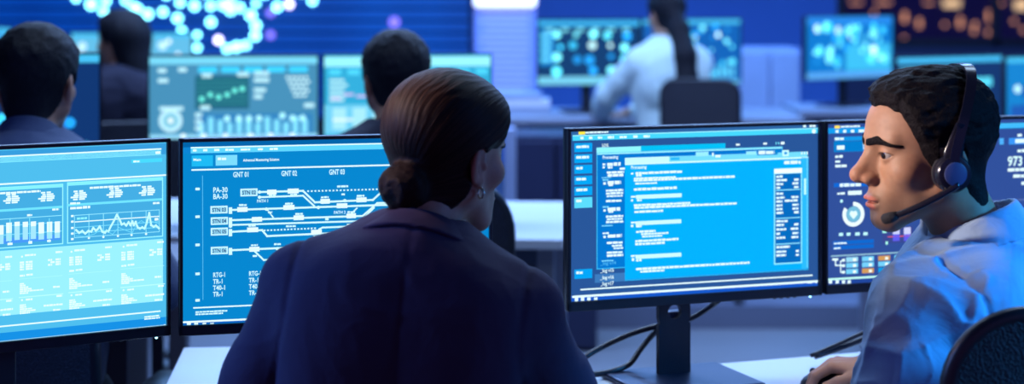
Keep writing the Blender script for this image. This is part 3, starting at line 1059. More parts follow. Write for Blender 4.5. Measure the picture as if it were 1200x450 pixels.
def draw_m1(S):
    S.lv = 1
    S.rect(-200, 186, 199, 168, (52, 152, 214), h=14)
    S.rect(-200, 192, 189, 175, CY, h=8.6)
    S.rect(-200, 309, 191, 358.7, (150, 234, 252), h=80)
    S.rect(-200, 410, 199, 393, (20, 140, 222), h=18)
    S.rect(154, 187, 190, 189.5, (70, 212, 250))
    for x0, y0, x1, y1 in ((-40, 221.6, 74, 286), (78.5, 213.6, 191, 277.2)):
        S.lv = 1
        S.rect(x0, y0, x1, y1, (66, 168, 220))
        S.lv = 2
        S.box(x0, y0, x1, y1, (150, 240, 255), 1.3)
        S.rect(x0, y0, x1, 0, CY, h=4.2)
    S.lv = 3
    S.hline(-200, 192, 189, 1.7, WH)
    S.hline(-200, 226, 196, 2.0, WH)
    S.hline(-200, 401, 188, 1.8, WH)
    S.hline(-200, 420, 197, 2.2, WH)
    S.dash(182, 177, 6, 3.4, WH); S.dash(156, 188.2, 8, 2.2, WH)
    S.dash(105, 219, 62, 2.4, WH); S.dash(-20, 226.5, 68, 2.4, WH)
    # short columns of figures
    for bx, by in ((84, 223.5), (126, 220.5), (164, 218.2), (5, 227.5), (46, 225.0)):
        for r, (o1, w1, o2, w2) in enumerate(((2, 5, 8.5, 5), (3.4, 4, 8.5, 8), (2, 6, 8.5, 9.5), (-1.4, 9, 8.5, 9), (1.5, 5.5, 8.5, 7))):
            S.dash(bx + o1, by + r * 2.35, w1, 1.9, WH, words=False)
            S.dash(bx + o2, by + r * 2.35 - 0.5, w2, 1.9, WH, words=False)
    S.hline(79, 239, 190, 2.8, (110, 222, 250)); S.hline(-40, 248, 73, 2.8, (110, 222, 250))
    S.lv = 4
    S.dash(82, 237.3, 12, 2.4, WH); S.dash(82, 242.4, 24, 3.0, WH); S.dash(179, 237, 8, 2.3, WH); S.dash(61, 244.5, 8, 2.2, WH)
    # bar chart
    S.lv = 3
    S.hline(-40, 259.3, 72, 0.8, (150, 235, 255)); S.hline(-40, 267.3, 72, 0.8, (120, 220, 250)); S.hline(-40, 278, 72, 1.0, (120, 220, 250))
    S.rect(-40, 282.5, 71, 281.5, (70, 150, 240), h=6.5)
    tops = (264, 261, 260, 260, 259.6, 260.6, 260, 259.6)
    x0s = (-2, 7, 16.7, 26.4, 35.8, 44.9, 54.7, 63.8); x1s = (4, 13.6, 22.9, 32.6, 42, 51.4, 61, 70)
    S.lv = 4
    for x0, x1, t in zip(x0s, x1s, tops):
        S.rect(x0, t, x1, 0, (160, 225, 255), h=22 - x0 * 0.04)
    S.lv = 5
    for i, (x0, x1, t) in enumerate(zip(x0s, x1s, tops)):
        S.rect(x0, t, x1, 0, WH, h=(11, 12, 5, 6, 5.5, 13, 12, 13)[i])
    for x in (11.6, 34.5, 57.5):
        S.line([(x, 256), (x, 284)], 0.8, CY)
    S.dash(31.5, 251, 6, 2.4, WH); S.dash(33, 282.5, 4.5, 3.2, WH); S.dash(55, 281, 5, 2.6, WH); S.dash(8.5, 284.5, 6.5, 2.8, WH)
    # line chart
    S.lv = 3
    S.box(86.7, 252, 187, 271.8, (140, 225, 250), 0.9)
    for x in (104, 121, 138, 154, 171):
        a = 252 - (x - 86.7) * 0.056
        S.line([(x, a), (x, a + 27.5 - (x - 86.7) * 0.014)], 0.9, (140, 225, 250))
        S.disc(x, a + 28 - (x - 86.7) * 0.014, 1.4, WH, n=10)
    S.hline(87, 259.5, 187, 1.2, WH); S.hline(87, 266.2, 187, 0.9, (120, 220, 250)); S.hline(87, 273, 187, 0.9, (120, 220, 250))
    for y in (252, 258.6, 266, 272.6, 279):
        S.dash(83, y, 3.2, 2.4, WH, words=False)
    S.dash(90, 255, 12, 2.4, (140, 240, 255)); S.dash(181, 255.5, 4.5, 3, WH, words=False)
    pts = [(500, 222), (520, 240), (540, 228), (560, 245), (580, 228), (600, 232), (612, 208), (630, 225), (640, 218), (655, 198), (672, 232), (690, 240), (700, 226), (712, 232), (725, 204), (745, 168), (768, 122), (785, 150),
           (800, 186), (815, 178), (830, 192), (845, 170), (858, 190), (870, 165), (880, 190), (892, 168), (905, 204), (920, 212), (935, 204), (950, 212), (965, 175), (981, 110), (994, 190), (1010, 200), (1025, 192), (1045, 210)]
    S.lv = 5
    S.line([(x / 5.62, 230 + y / 5.62) for x, y in pts], 2.3, (190, 248, 255))
    S.line([(x / 5.62, 230 + y / 5.62) for x, y in ((500, 262), (560, 265), (620, 248), (660, 220), (700, 228), (740, 250), (780, 205), (830, 225), (870, 240), (900, 180), (930, 160), (960, 180), (1000, 165), (1045, 180))], 0.8, (110, 215, 248))
    # light table below
    S.lv = 2
    for x in (-38, 18, 77, 138):
        S.rect(x, 0, 0, 0, CY) if False else None
    S.lv = 3
    for ci, x in enumerate((-36, 23, 81, 142)):
        o = -(x - 81) * 0.098          # rows rise to the right
        def D(dx, y, w, h=2.2): S.dash(x + dx, y + o - dx * 0.09, w, h, WH)
        S.disc(x + 2.6, 295 + o, 1.2, WH, n=8)
        D(6, 293, 13); D(42, 292.5, 8)
        for r in range(4):
            D(0, 301 + r * 2.7, 5 + (r * 3) % 3); D(7, 301 + r * 2.7, 8)
        for r in range(3):
            D(33 + (r % 2) * 3, 301 + r * 2.8, 5); D(42, 301 + r * 2.8, 6)
        D(0, 316.5, 6); D(7.5, 316, 8)
        S.hline(x - 1, 321 + o, x + 50, 0.7, (165, 242, 255))
        for r, w in enumerate((5, 7, 10, 14, 28, 10)):
            D(0, 326 + r * 2.25, w, 1.8)
        D(39, 333, 8)
        S.hline(x - 1, 342.4 + o, x + 51, 1.2, (180, 246, 255))
        S.disc(x + 2.6, 346 + o, 1.2, WH, n=8); D(7, 345, 8); D(43, 344, 7)
        for r, w in enumerate((7, 8, 15, 19, 12)):
            D(0, 351 + r * 2.4, w, 1.9)
        D(28, 354, 23); D(39, 360, 9)
    S.dash(169, 370.5, 18, 1.7, WH); S.dash(169, 373, 19, 1.7, WH)
    S.lv = 4
    S.dash(178, 382.5, 7, 2.6, WH); S.dash(189.5, 383, 1.6, 2, WH, words=False); S.dash(192, 380, 1.6, 2, WH, words=False); S.dash(194, 382.6, 2, 2, WH, words=False)


def draw_m2(S):
    T = (205, 248, 255)
    S.lv = 1
    S.rect(210, 160, 590, 0, (0, 96, 164), h=13)
    S.rect(215, 172.4, 223.5, 0, (10, 128, 205), h=7.6)
    S.rect(223.5, 172.2, 590, 0, (92, 208, 252), h=7.6)
    S.rect(211, 376.5, 590, 0, (10, 92, 186), h=14)
    S.rect(224.6, 182.5, 249.5, 194.5, (28, 180, 235)); S.rect(252.7, 182, 278, 193.5, (120, 214, 250))
    S.lv = 2
    S.hline(223.4, 172.4, 590, 1.5, WH); S.hline(224.4, 198.3, 590, 1.8, WH); S.hline(226.4, 360, 590, 1.6, WH); S.hline(213, 376.6, 590, 2.2, WH)
    for x, w in ((226, 5), (238, 5), (251, 6), (264, 10), (282, 11), (302, 6), (316, 10)):
        S.dash(x, 175 - (x - 226) * 0.02, w, 2.6, WH)
    S.text('Main', 226.5, 188.6, 3.0, WH, w=9); S.dash(255, 184.6, 10, 3.0, WH)
    S.text('Advanced Monitoring Solution', 285, 189.2, 3.2, WH, w=42)
    S.text('GNT 01', 273, 207.6, 6.0, T, w=18); S.text('GNT 02', 329.5, 206.2, 6.0, T, w=18.5); S.text('GNT 03', 385.5, 204.6, 6.0, T, w=18.5)
    S.line([(237.3, 206), (237.8, 351)], 0.7, (90, 190, 235))
    for y in (221.5, 254, 287, 321, 352):
        S.dash(229, y - 1.5, 5, 3, T, words=False)
    S.text('PA-30', 249.6, 225.6, 6.0, T, w=17); S.text('BA-30', 249.6, 233.2, 6.0, T, w=17)
    for s_, x, y in (('STN 02', 281.7, 221.3), ('STN 03', 246.6, 241.6), ('STN 04', 247, 254.8), ('STN 05', 247, 267.2), ('STN 06', 247, 289.4)):
        S.lv = 2; S.rect(x, y, x + 20, 0, T, h=8.8)
        S.lv = 3; S.rect(x + 1.2, y + 1.2, x + 18.8, 0, (150, 215, 242), h=6.4)
        S.lv = 4; S.text(s_, x + 2, y + 6.6, 4.4, (4, 60, 120), w=16)
    S.lv = 3
    S.line([(304, 225), (355, 223.6), (369, 237), (437, 234.2), (449, 223)], 2.2, T)
    S.line([(305, 231), (355, 229.2), (368, 241.2)], 2.0, T)
    S.line([(271, 246), (470, 239.5)], 2.2, T)
    S.line([(270, 258), (425, 253), (442, 238), (470, 237)], 2.2, T)
    S.line([(270, 266), (270, 263.6), (423, 259), (438, 243.5)], 2.0, T)
    S.line([(270, 271.6), (307, 269.6), (313, 276.6), (428, 271.4), (440, 266)], 2.2, T)
    S.line([(374, 268.6), (378, 266.6), (437, 264.2)], 2.0, T)
    S.line([(270, 293.2), (383, 288.2), (400, 287)], 2.2, T)
    S.line([(299, 295), (309, 304.6), (330, 303.6)], 2.0, T)
    S.line([(449, 223), (548, 219.6)], 2.2, T); S.line([(470, 239.5), (548, 236.8)], 2.2, T); S.line([(440, 266), (500, 263.4), (512, 252), (548, 250.6)], 2.2, T); S.line([(400, 287), (548, 281)], 2.2, T)
    for x, y in ((470, 219.4), (510, 217.8), (486, 236.4), (528, 248.4), (470, 261.6), (440, 282.6), (500, 280.2)): S.rect(x, y, x + 12, 0, WH, h=5.6)
    for x0, y0, x1, y1, n in ((360, 224, 470, 221, 26), (309, 270, 372, 267.3, 16), (432, 252, 470, 250.5, 9)):
        for i in range(n):
            t = i / n
            S.dash(x0 + (x1 - x0) * t, y0 + (y1 - y0) * t - 0.9, 2.1, 1.8, T, words=False)
    for (x0, y0), (x1, y1) in (((312, 244), (321, 256)), ((412, 250), (419, 243))):
        for i in range(3):
            t = i / 3
            S.line([(x0 + (x1 - x0) * t, y0 + (y1 - y0) * t), (x0 + (x1 - x0) * (t + 0.2), y0 + (y1 - y0) * (t + 0.2))], 1.6, T)
    # stations on the lines
    for x, y, w in ((313, 222.4, 11), (337, 221.2, 13), (375.5, 233.2, 11), (417.5, 231.4, 12), (278, 242.8, 12), (332, 240.4, 13), (394.5, 238.4, 12.5), (295, 254.4, 12), (344, 252.4, 12), (406, 250.2, 11), (289.5, 266.6, 13),
                    (364.5, 269.4, 12.5), (406.5, 262.2, 11), (292, 289.4, 12), (345, 287.0, 11)):
        S.rect(x, y, x + w, 0, WH, h=5.6)
    for x, y in ((304, 225), (304, 231), (404, 235), (312, 245), (373, 243), (383, 255.5), (325, 291.4), (384, 287.6)):
        S.disc(x, y, 2.0, T, n=10)
    for x, y, h in ((268, 243, 7.6), (268, 255, 6), (268, 261, 5.4), (268, 268.5, 8.4), (268, 290.5, 8.2)):
        S.rect(x, y, x + 4, 0, T, h=h)
    S.lv = 5
    for x, y, w in ((315, 227.8, 8), (340, 227, 8), (280, 239.2, 9), (334, 237.6, 9), (346, 249.6, 9), (407, 247.4, 9), (291, 263.4, 9), (376, 230, 9), (418, 228.4, 9), (395, 217.4, 13), (335, 264, 12), (294, 286.2, 8), (321, 285, 8), (347, 283.8, 8),
                    (296, 298.8, 5), (321, 299, 9), (314, 247.6, 5), (381, 256, 4), (325, 293.6, 4), (367, 275.6, 8), (400, 226.6, 4)):
        S.dash(x, y, w, 2.2, T)
    S.text('PATH 1', 301, 237.2, 3.4, T, w=13); S.text('PATH 2', 391, 250.6, 3.4, T, w=14); S.text('PATH 3', 391.5, 281.6, 3.4, T, w=14)
    for s_, y in (('RTG-1', 324.8), ('TR-1', 332.6), ('T40-1', 340.0), ('TR-1', 347.4)):
        S.text(s_, 249.5, y, 5.4, T, w=14 if len(s_) > 4 else 11)
        S.text(s_, 291.5, y - 1.6, 5.4, T, w=14 if len(s_) > 4 else 11)
    S.dash(229, 364.6, 37, 1.9, T); S.dash(229, 367.3, 32, 1.9, T)
    for x in (219, 227.5, 237, 246):
        S.rect(x, 378.4, x + 4.6, 0, WH, h=4.2)


def draw_m3(S):
    S.lv = 1
    S.rect(668, 150, 965, 0, (44, 98, 160), h=8.5)
    S.rect(671, 158.4, 961, 0, (66, 210, 252), h=6.6)
    S.rect(668, 347, 965, 0, (18, 84, 196), h=9)
    for y, h in ((168, 10.5), (181, 10.2), (193.6, 10.2), (206.4, 10.2), (219, 10.4), (231.6, 12.4), (316, 11)):
        S.rect(673, y, 694, 0, (88, 214, 250) if y == 231.6 else (0, 160, 238), h=h)
    S.rect(697, 321.5, 733, 0, (58, 118, 182), h=10)
    S.rect(699, 173, 751, 0, (140, 240, 255), h=7)
    S.rect(751, 171, 850, 0, (0, 186, 238), h=6)
    S.rect(699, 179, 917, 303.2, (0, 116, 204))
    S.lv = 2
    S.hline(699, 179, 917, 2.4, (150, 240, 255)); S.box(699, 179, 917, 303, (60, 190, 245), 1.0)
    for y in (239.5, 249, 300, 308):
        pass
    # rear window text
    S.text('LOG', 705.4, 172.2, 3.8, WH, w=8)
    S.text('Processing', 706, 186.2, 3.8, WH, w=20)
    rows = [(706, 191.5, 4, 2.4), (711.5, 190.6, 17, 4), (706, 195, 3, 2.2), (712, 195, 6, 2.6), (726, 196.5, 8, 2.4), (711, 200.6, 22, 3), (712, 204.2, 20, 3), (705, 207.5, 12, 1.4), (706, 210, 8, 1.8), (707, 213.5, 3, 3), (712, 212.2, 17, 4),
            (713, 216, 6, 2), (710, 222, 22, 2.6), (710, 225.4, 22, 2.6), (711, 229, 20, 2), (710, 234.4, 20, 2.6), (706, 241.6, 8, 1.8), (707, 245, 3, 3), (712, 243.4, 16, 4), (713, 247.4, 6, 2), (710, 252.6, 22, 2.6), (711, 256, 20, 2), (710, 259, 22, 2.6),
            (705, 264, 14, 1.4), (706, 272.4, 8, 2), (707, 276, 3, 3), (712, 274.6, 18, 4), (711, 283.5, 20, 2.6), (717, 287, 13, 2.2), (719, 290, 12, 2), (711, 295, 20, 2.4), (711, 298.4, 21, 2.6), (705, 305, 15, 1.6)]
    for x, y, w, h in rows:
        S.dash(x, y, w, h, WH if h > 1.9 else (120, 215, 250))
    S.text('_log v14', 703.5, 310.6, 3.8, (70, 175, 235), w=20)
    S.text('_log v15', 703.5, 319.2, 4.2, WH, w=17); S.text('_log v16', 703.5, 327.4, 4.2, WH, w=17); S.text('_log v17', 703.5, 334.6, 4.2, WH, w=17)
    # front window
    S.lv = 4
    S.rect(732, 185, 784, 0, (196, 250, 255), h=7)
    S.rect(784, 183.2, 946, 0, (112, 216, 250), h=6.4)
    S.rect(732, 191.6, 947, 314.6, (0, 172, 250))
    S.lv = 5
    S.hline(732, 191.4, 947, 2.0, (205, 250, 255))
    S.rect(938.8, 184.6, 947, 314.4, (40, 182, 250))
    S.line([(945.6, 186), (945.6, 313)], 1.2, (130, 225, 255)); S.hline(732, 328, 947, 1.0, (40, 185, 250))
    S.rect(815, 178.2, 830, 0, (150, 232, 255), h=5); S.rect(785.5, 184.6, 796, 0, (40, 180, 240), h=3.2); S.rect(834, 179, 836, 0, WH, h=4); S.rect(838, 181.6, 844, 0, WH, h=2.8)
    S.rect(874, 177.4, 886, 0, (150, 232, 255), h=4); S.rect(887, 176.4, 911, 0, (0, 130, 205), h=5.6); S.rect(916.5, 176, 924, 0, (200, 250, 255), h=7)
    S.lv = 6
    S.dash(888.5, 176.8, 21, 4.0, WH); S.rect(918.5, 178, 922, 0, (0, 150, 225), h=3)
    for x in (938.5, 941.7, 944.9):
        S.dash(x, 177.8 - (x - 938.5) * .03, 1.5, 3.2, WH, words=False)
    for x in (908.5, 911.5): S.dash(x, 166.4, 1.3, 2.6, (120, 230, 255), words=False)
    S.dash(914.5, 166.2, 5, 3, WH, words=False); S.dash(862, 168.4, 5, 2.2, WH, words=False); S.dash(894, 167.2, 5, 2.2, WH, words=False)
    S.dash(918.5, 188.6, 22, 3.8, WH)
    S.text('Processing', 739, 198.0, 3.8, WH, w=20)
    rows = [(739, 202.4, 3, 2), (744.5, 201.6, 60, 2.8), (745, 204.4, 7, 2.4), (742.5, 208.2, 54, 2.0), (742.5, 210.2, 132, 2.6), (744, 214.2, 28, 2), (742.5, 220.4, 56, 3), (739, 229.6, 8, 2), (739, 233.6, 3, 2.4), (745, 228.6, 59, 4.6), (746, 233.6, 6, 2.2),
            (742.5, 239.4, 73, 2.4), (743, 242.2, 134, 2.6), (743, 247, 37, 2.6), (739, 259.8, 8, 2), (739, 263.4, 3, 2.6), (744.5, 259.4, 59, 4.6), (745, 264, 7, 2.4),
            (745, 270.4, 25, 2.4), (751, 273.2, 35, 2.2), (752, 276.2, 26, 2), (744, 281.2, 56, 2.6), (744, 284.8, 38, 2.6), (739, 299, 8, 2), (740, 302.4, 3, 3.4), (744.5, 298.8, 59, 4.6), (745, 303.6, 7, 2.6), (745, 314, 149, 2.6), (750, 317, 31, 2.4)]
    for x, y, w, h in rows:
        if h > 4: S.dash(x, y, w, h, (200, 250, 255), words=False)
        else: S.dash(x, y, w, h, WH)
    # side list
    S.lv = 6
    S.rect(906.6, 197.6, 939.4, 308.2, (140, 232, 255))
    S.lv = 7
    S.rect(908, 204, 938, 306.6, (0, 104, 186)); S.rect(906.8, 198, 939.2, 0, (238, 255, 255), h=5.4)
    S.lv = 8
    for y in (222.3, 255.4, 285.6): S.hline(908.6, y, 937, 1.1, (140, 232, 255))
    for y, wl, wr in ((205.6, 9, 0), (210, 14, 6), (214.4, 9, 8), (218.6, 5, 6), (225.6, 9, 0), (230.4, 11, 9), (234.8, 8, 17), (239.4, 8, 8), (243.8, 8, 8), (248.2, 9, 6), (258, 15, 0), (262.4, 10, 6), (267.6, 13, 10), (272.6, 5, 8), (277.4, 12, 9), (288.4, 18, 0), (293.6, 13, 4), (298, 13, 4)):
        S.dash(909.2, y, wl, 2.6, WH)
        if wr: S.dash(936 - wr, y - 0.9, wr, 2.6, WH)
    S.rect(941.6, 209, 944, 0, (190, 250, 255), h=19)
    # title and bars
    S.lv = 2
    S.rect(678, 154.2, 685.6, 0, (255, 228, 70), h=3.6); S.dash(686, 154.4, 29, 2, WH)
    for x, w in ((680, 4), (690, 5), (700.5, 5.5), (712, 8), (726, 9), (742, 5.5), (754, 8)):
        S.dash(x, 160.4 - (x - 680) * .027, w, 2.8, WH)
    S.dash(941, 146.6, 4, 2.6, WH); S.dash(948.5, 146.2, 8, 2.8, WH); S.disc(953.6, 153.8, 2.6, WH, n=14)
    S.hline(671, 158.6, 961, 1.0, (160, 240, 255))
    for y, w in ((170.6, 16), (183.0, 16), (195.6, 8), (208.6, 13), (221.2, 14), (234, 7), (318.2, 8)):
        S.dash(675.2, y, w, 3.0, WH)
    S.hline(680, 338.6, 952, 1.7, WH); S.hline(670.4, 346.6, 962, 2.6, WH)
    for x in (673.4, 680.6, 688, 696): S.rect(x, 348.6, x + 4, 0, WH, h=4.4)
    S.dash(946, 329.6, 7, 2.6, WH); S.dash(955.4, 329, 1.6, 3, WH, words=False); S.dash(958.4, 328.6, 1.6, 3, WH, words=False)


def draw_m4(S):
    S.lv = 1
    S.rect(970, 150.2, 1300, 0, (16, 152, 232), h=6.4)
    S.rect(1120, 146.0, 1300, 0, (80, 200, 252), h=5.6)
    S.rect(978, 160.6, 1040, 0, (16, 146, 225), h=4.8); S.rect(977, 166, 1036, 0, (0, 122, 200), h=12.4)
    S.rect(977, 214.6, 1036, 0, (10, 100, 205), h=5); S.rect(976, 282.6, 1024, 0, (10, 100, 200), h=4.6); S.rect(976, 288.2, 1024, 0, (10, 100, 200), h=4.6)
    S.rect(966, 329, 1300, 0, (30, 66, 150), h=10)
    S.lv = 2
    S.rect(978, 147.2, 984, 0, (255, 222, 90), h=3.4); S.dash(985, 147.4, 26, 2, WH)
    for x, w in ((979, 4), (988, 4), (997, 4.4), (1006, 8), (1020, 8)): S.dash(x, 152.4 - (x - 979) * .02, w, 3.2, WH, words=False)
    S.dash(978, 161.2, 12, 3, WH); S.dash(980.6, 170.6, 10, 4.8, WH, words=False); S.text('D', 1011, 174.6, 7, WH, w=6)
    S.dash(978.6, 182, 10, 3, WH); S.dash(978.6, 188.2, 7, 2.4, WH); S.dash(978.6, 193.2, 15, 3, WH)
    S.dash(984, 215.2, 28, 3.8, WH); S.dash(981, 225.6, 10, 2.5, WH); S.rect(993.6, 223.8, 1009.6, 0, WH, h=4.8)
    S.disc(986, 235.6, 1.9, (190, 250, 255), n=12)
    S.disc(1000, 251, 14.5, (232, 250, 255), r0=9.6, a0=-215, a1=92, n=32)
    S.disc(1000, 251, 9.2, (112, 184, 214))
    S.lv = 3
    S.disc(998, 249.4, 2.4, WH, n=12); S.disc(1002, 249.4, 2.4, WH, n=12); S.line([(996.6, 251), (1000, 255), (1003.4, 251)], 2.4, WH); S.disc(1000, 251.4, 2.2, WH, n=10)
    S.lv = 2
    for x, w in ((983, 5.4), (992, 5), (1002, 6), (1011.6, 5.6)): S.dash(x, 273 - (x - 983) * .03, w, 3.6, (190, 248, 255), words=False)
    S.dash(977, 284.4, 17, 2, WH); S.dash(977, 290, 9, 2, WH)
    S.hline(973.6, 299.4, 1300, 1.5, (150, 196, 214)); S.hline(968.5, 326.4, 1300, 2.4, (190, 250, 240))
    S.line([(977, 304), (979, 306), (979, 311), (988, 311)], 1.5, WH); S.line([(976.4, 304), (981, 304)], 2.6, WH)
    S.line([(988, 305.4), (985, 306), (985, 319), (988, 319)], 1.3, WH)
    for y in (305, 311.4, 319): S.rect(986.6, y - 1.6, 990, 0, WH, h=3.2)
    A, B, C_, Dk = (112, 202, 242), (204, 150, 84), (0, 150, 222), (150, 212, 238)
    for ci, x in enumerate((991.4, 1010, 1029, 1048, 1067, 1086)):
        for ri, y in enumerate((301.6, 308.4, 315.6)):
            c = ((Dk, A, A), (A, A, B), (B, A, C_), (A, A, A), (A, B, A), (A, A, A))[ci][ri]
            yy = y - (x - 991) * 0.045
            S.lv = 2; S.rect(x, yy, x + 14, 0, c, h=5.6)
            S.lv = 3; S.rect(x + 8, yy + 1.2, x + 11.6, 0, (240, 252, 240), h=3.2)
    S.lv = 2
    # bar chart behind the chin
    S.rect(1034, 267.4, 1070, 0, (56, 70, 140), h=18)
    S.lv = 3
    for x in (1046, 1059):
        S.rect(x, 266.6, x + 8, 0, (200, 205, 250), h=8)
        S.rect(x, 274.6, x + 8, 0, (90, 90, 230), h=8)
    S.hline(1040, 277, 1070, 1.0, (230, 90, 110)); S.dash(1034, 269, 5.4, 4, (170, 250, 235), words=False); S.dash(1037.6, 283, 3, 3.6, (170, 250, 235), words=False)
    for x in (971, 979, 986.4, 993): S.rect(x, 328.4, x + 3.8, 0, WH, h=3.8)
    # right part
    S.rect(1171, 162, 1176, 0, (76, 172, 245), h=7.4); S.rect(1182, 161.8, 1230, 0, (56, 146, 240), h=7.6)
    S.lv = 4
    S.dash(1189.4, 163, 24, 4.6, WH, words=False); S.dash(1192, 157, 6, 3, WH, words=False); S.dash(1192, 175, 12, 3.4, WH)
    S.text('973', 1180.5, 194.4, 11, (220, 255, 255), w=20)
    S.dash(1180.6, 197.4, 24, 3.6, WH); S.dash(1187, 204.6, 20, 3.6, WH); S.dash(1196.6, 212.6, 8, 4, WH)
    S.hline(1080, 238.6, 1300, 0.9, (110, 130, 180)); S.hline(1080, 250.6, 1300, 1.2, (90, 200, 150))
    S.line([(1186.6, 235), (1186.6, 262)], 0.9, (110, 130, 180))
    for x in (1100, 1150, 1163, 1176.6, 1189.4, 1202):
        S.rect(x, 248, x + 8.6, 0, (215, 255, 245), h=8); S.lv = 5; S.rect(x, 255.6, x + 8.6, 0, (120, 215, 230), h=8); S.lv = 4


ZT, ZB, DZ = 1.207, 0.882, 0.735


def edge_pt(px, scale):
    d = FPX / scale
    return Vector((xat(px, d), d))


m1r = edge_pt(199.5, 708); a31 = math.radians(31.2)
m1l = m1r - Vector((math.cos(a31), math.sin(a31))) * 0.53
m2l, m2r = edge_pt(210, 711), edge_pt(577, 680)
m3l, m3r = edge_pt(665, 661), edge_pt(962.6, 626)
m4l = edge_pt(966.4, 625); a4 = math.radians(18.8)
m4r = m4l + Vector((math.cos(a4), math.sin(a4))) * 0.53
monitor('leftmost front monitor, pale cyan dashboard with bar chart and line chart', m1l, m1r, ZT, ZB - 0.001, DZ, draw_m1, (76, 184, 230), y_stand=0.05)
monitor('front monitor with rail track diagram, half hidden by the woman in the blazer', m2l, m2r, ZT, ZB, DZ, draw_m2, (4, 130, 200))
monitor('front monitor with log text windows between the woman and the man', m3l, m3r, ZT, ZB, DZ, draw_m3, (38, 82, 146), hole=True, stand_off=-0.025, base_d=0.20, base_y=0.030)
monitor('front monitor with dials and the number 973 behind the man in headset', m4l, m4r, ZT, ZB, DZ, draw_m4, (46, 76, 148), stand_off=0.05)
# ------------------------------------------------------------------ bodies
def rz_dir(yaw):
    a = math.radians(yaw)
    return np.array((-math.sin(a), math.cos(a), 0), np.float32)


def torso_sdf(q, w=1.0, fem=0.0):
    """local to the torso frame, origin at the pit of the neck"""
    ax = q.copy(); ax[:, 0] = np.abs(ax[:, 0])
    d = d_ell(q, (0, 0.012, -0.17), (0.160 * w, 0.112, 0.22))
    d = smin(d, d_ell(q, (0, 0.020, -0.42), ((0.145 - 0.015 * fem) * w, 0.110, 0.20)), 0.06)
    d = smin(d, d_cone(q, (-0.130 * w, -0.012, -0.072), (0.130 * w, -0.012, -0.072), 0.052, 0.052), 0.04)
    d = smin(d, d_cone(ax, (0.0, -0.020, -0.016), (0.132 * w, -0.012, -0.060), 0.046, 0.042), 0.03)
    d = smin(d, d_ell(q, (0, -0.062, -0.09), (0.075, 0.042, 0.10)), 0.06)
    d = smin(d, d_ell(ax, (0.075, -0.068, -0.13), (0.075 * w, 0.05, 0.11)), 0.05)
    return d


def hand_sdf(q, side=1, curl=0.55, spread=1.0):
    """hand in its own frame: wrist at the origin, fingers along +y, palm faces -z, thumb on the side*x side"""
    d = d_ell(q, (0, 0.050, 0), (0.040, 0.056, 0.0145))
    d = smin(d, d_cone(q, (0, -0.03, 0), (0, 0.02, 0), 0.027, 0.027, ((0, 0, 1), 1.35)), 0.02)
    for i, (x, L, dy) in enumerate(((0.029, 0.068, 0.0), (0.0095, 0.076, 0.004), (-0.011, 0.070, 0.001), (-0.030, 0.055, -0.008))):
        x = x * side
        p0 = np.array((x * 0.95, 0.088 + dy, 0.003))
        pts, a = [np.array((x * 0.8, 0.055 + dy, 0.0)), p0], 0.15 + 0.05 * i
        cur = p0
        for seg, f in ((0.46, 0.6), (0.30, 1.0), (0.24, 0.75)):
            a += curl * f
            cur = cur + L * seg * np.array((x * 0.9 * spread * math.cos(a), math.cos(a), -math.sin(a)))
            pts.append(cur)
        d = smin(d, d_chain(q, pts, [0.010, 0.0098, 0.0086, 0.0078, 0.0066], 0.003), 0.006)
    s = side
    th = [np.array((0.022 * s, 0.018, -0.004)), np.array((0.043 * s, 0.045, -0.012)), np.array((0.050 * s, 0.075, -0.020)), np.array((0.046 * s, 0.098, -0.028))]
    d = smin(d, d_chain(q, th, [0.015, 0.0125, 0.0105, 0.0085], 0.006), 0.010)
    return d


def hand_frame(wrist, direction, up=(0, 0, 1)):
    y = Vector(direction).normalized()
    z = Vector(up); z = (z - y * z.dot(y)).normalized()
    x = y.cross(z)
    F = Frame(wrist)
    F.R = np.array(((x.x, y.x, z.x), (x.y, y.y, z.y), (x.z, y.z, z.z)), np.float32)
    return F


def folds(q, amp=1.0, f=9.0):
    """soft cloth folds, in metres"""
    w = q + 0.035 * np.stack([vnoise(q + 3.1, 6), vnoise(q + 7.7, 6), vnoise(q + 1.3, 6)], -1)
    a = 1 - np.abs(vnoise(w * np.array((1.0, 1.0, 0.45), np.float32), f))
    b = 1 - np.abs(vnoise(w * np.array((0.6, 0.8, 1.3), np.float32) + 5.0, f * 1.7))
    c = 1 - np.abs(vnoise(w * np.array((0.8, 1.0, 0.5), np.float32) + 9.0, f * 3.2))
    return amp * (0.0040 * a ** 5 + 0.0026 * b ** 5 + 0.0024 * vnoise(q, 11) + 0.0013 * c ** 5)


def collar_sdf(q, c, R, slope, zt, zb, back=0.0, t=0.0028, gap=None, lean=0.0, ry=1.0):
    """flared band round the neck; c centre, R radius at its top, zt / zb top and bottom height, back = how much higher it stands behind"""
    x = q[:, 0] - c[0]; y = (q[:, 1] - c[1]) / ry; z = q[:, 2] - c[2]
    y = y - lean * z
    rho = np.sqrt(x * x + y * y)
    rise = back * np.clip(-y / R, -1, 1)
    zz = z - rise
    d = np.abs(rho - (R + slope * (zt - zz))) * (1 / math.sqrt(1 + slope * slope)) - t
    d = smax(d, zz - zt, 0.003)
    zlow = zb
    if gap is not None:     # front points of a shirt collar hang lower
        zlow = zb - gap * np.clip((y / R - 0.25) / 0.75, 0, 1)
    d = smax(d, zlow - zz, 0.003)
    if gap is not None:
        d = np.maximum(d, (y / R - 0.80) * R + 0.0 - np.abs(x) * 0.25)
    return d


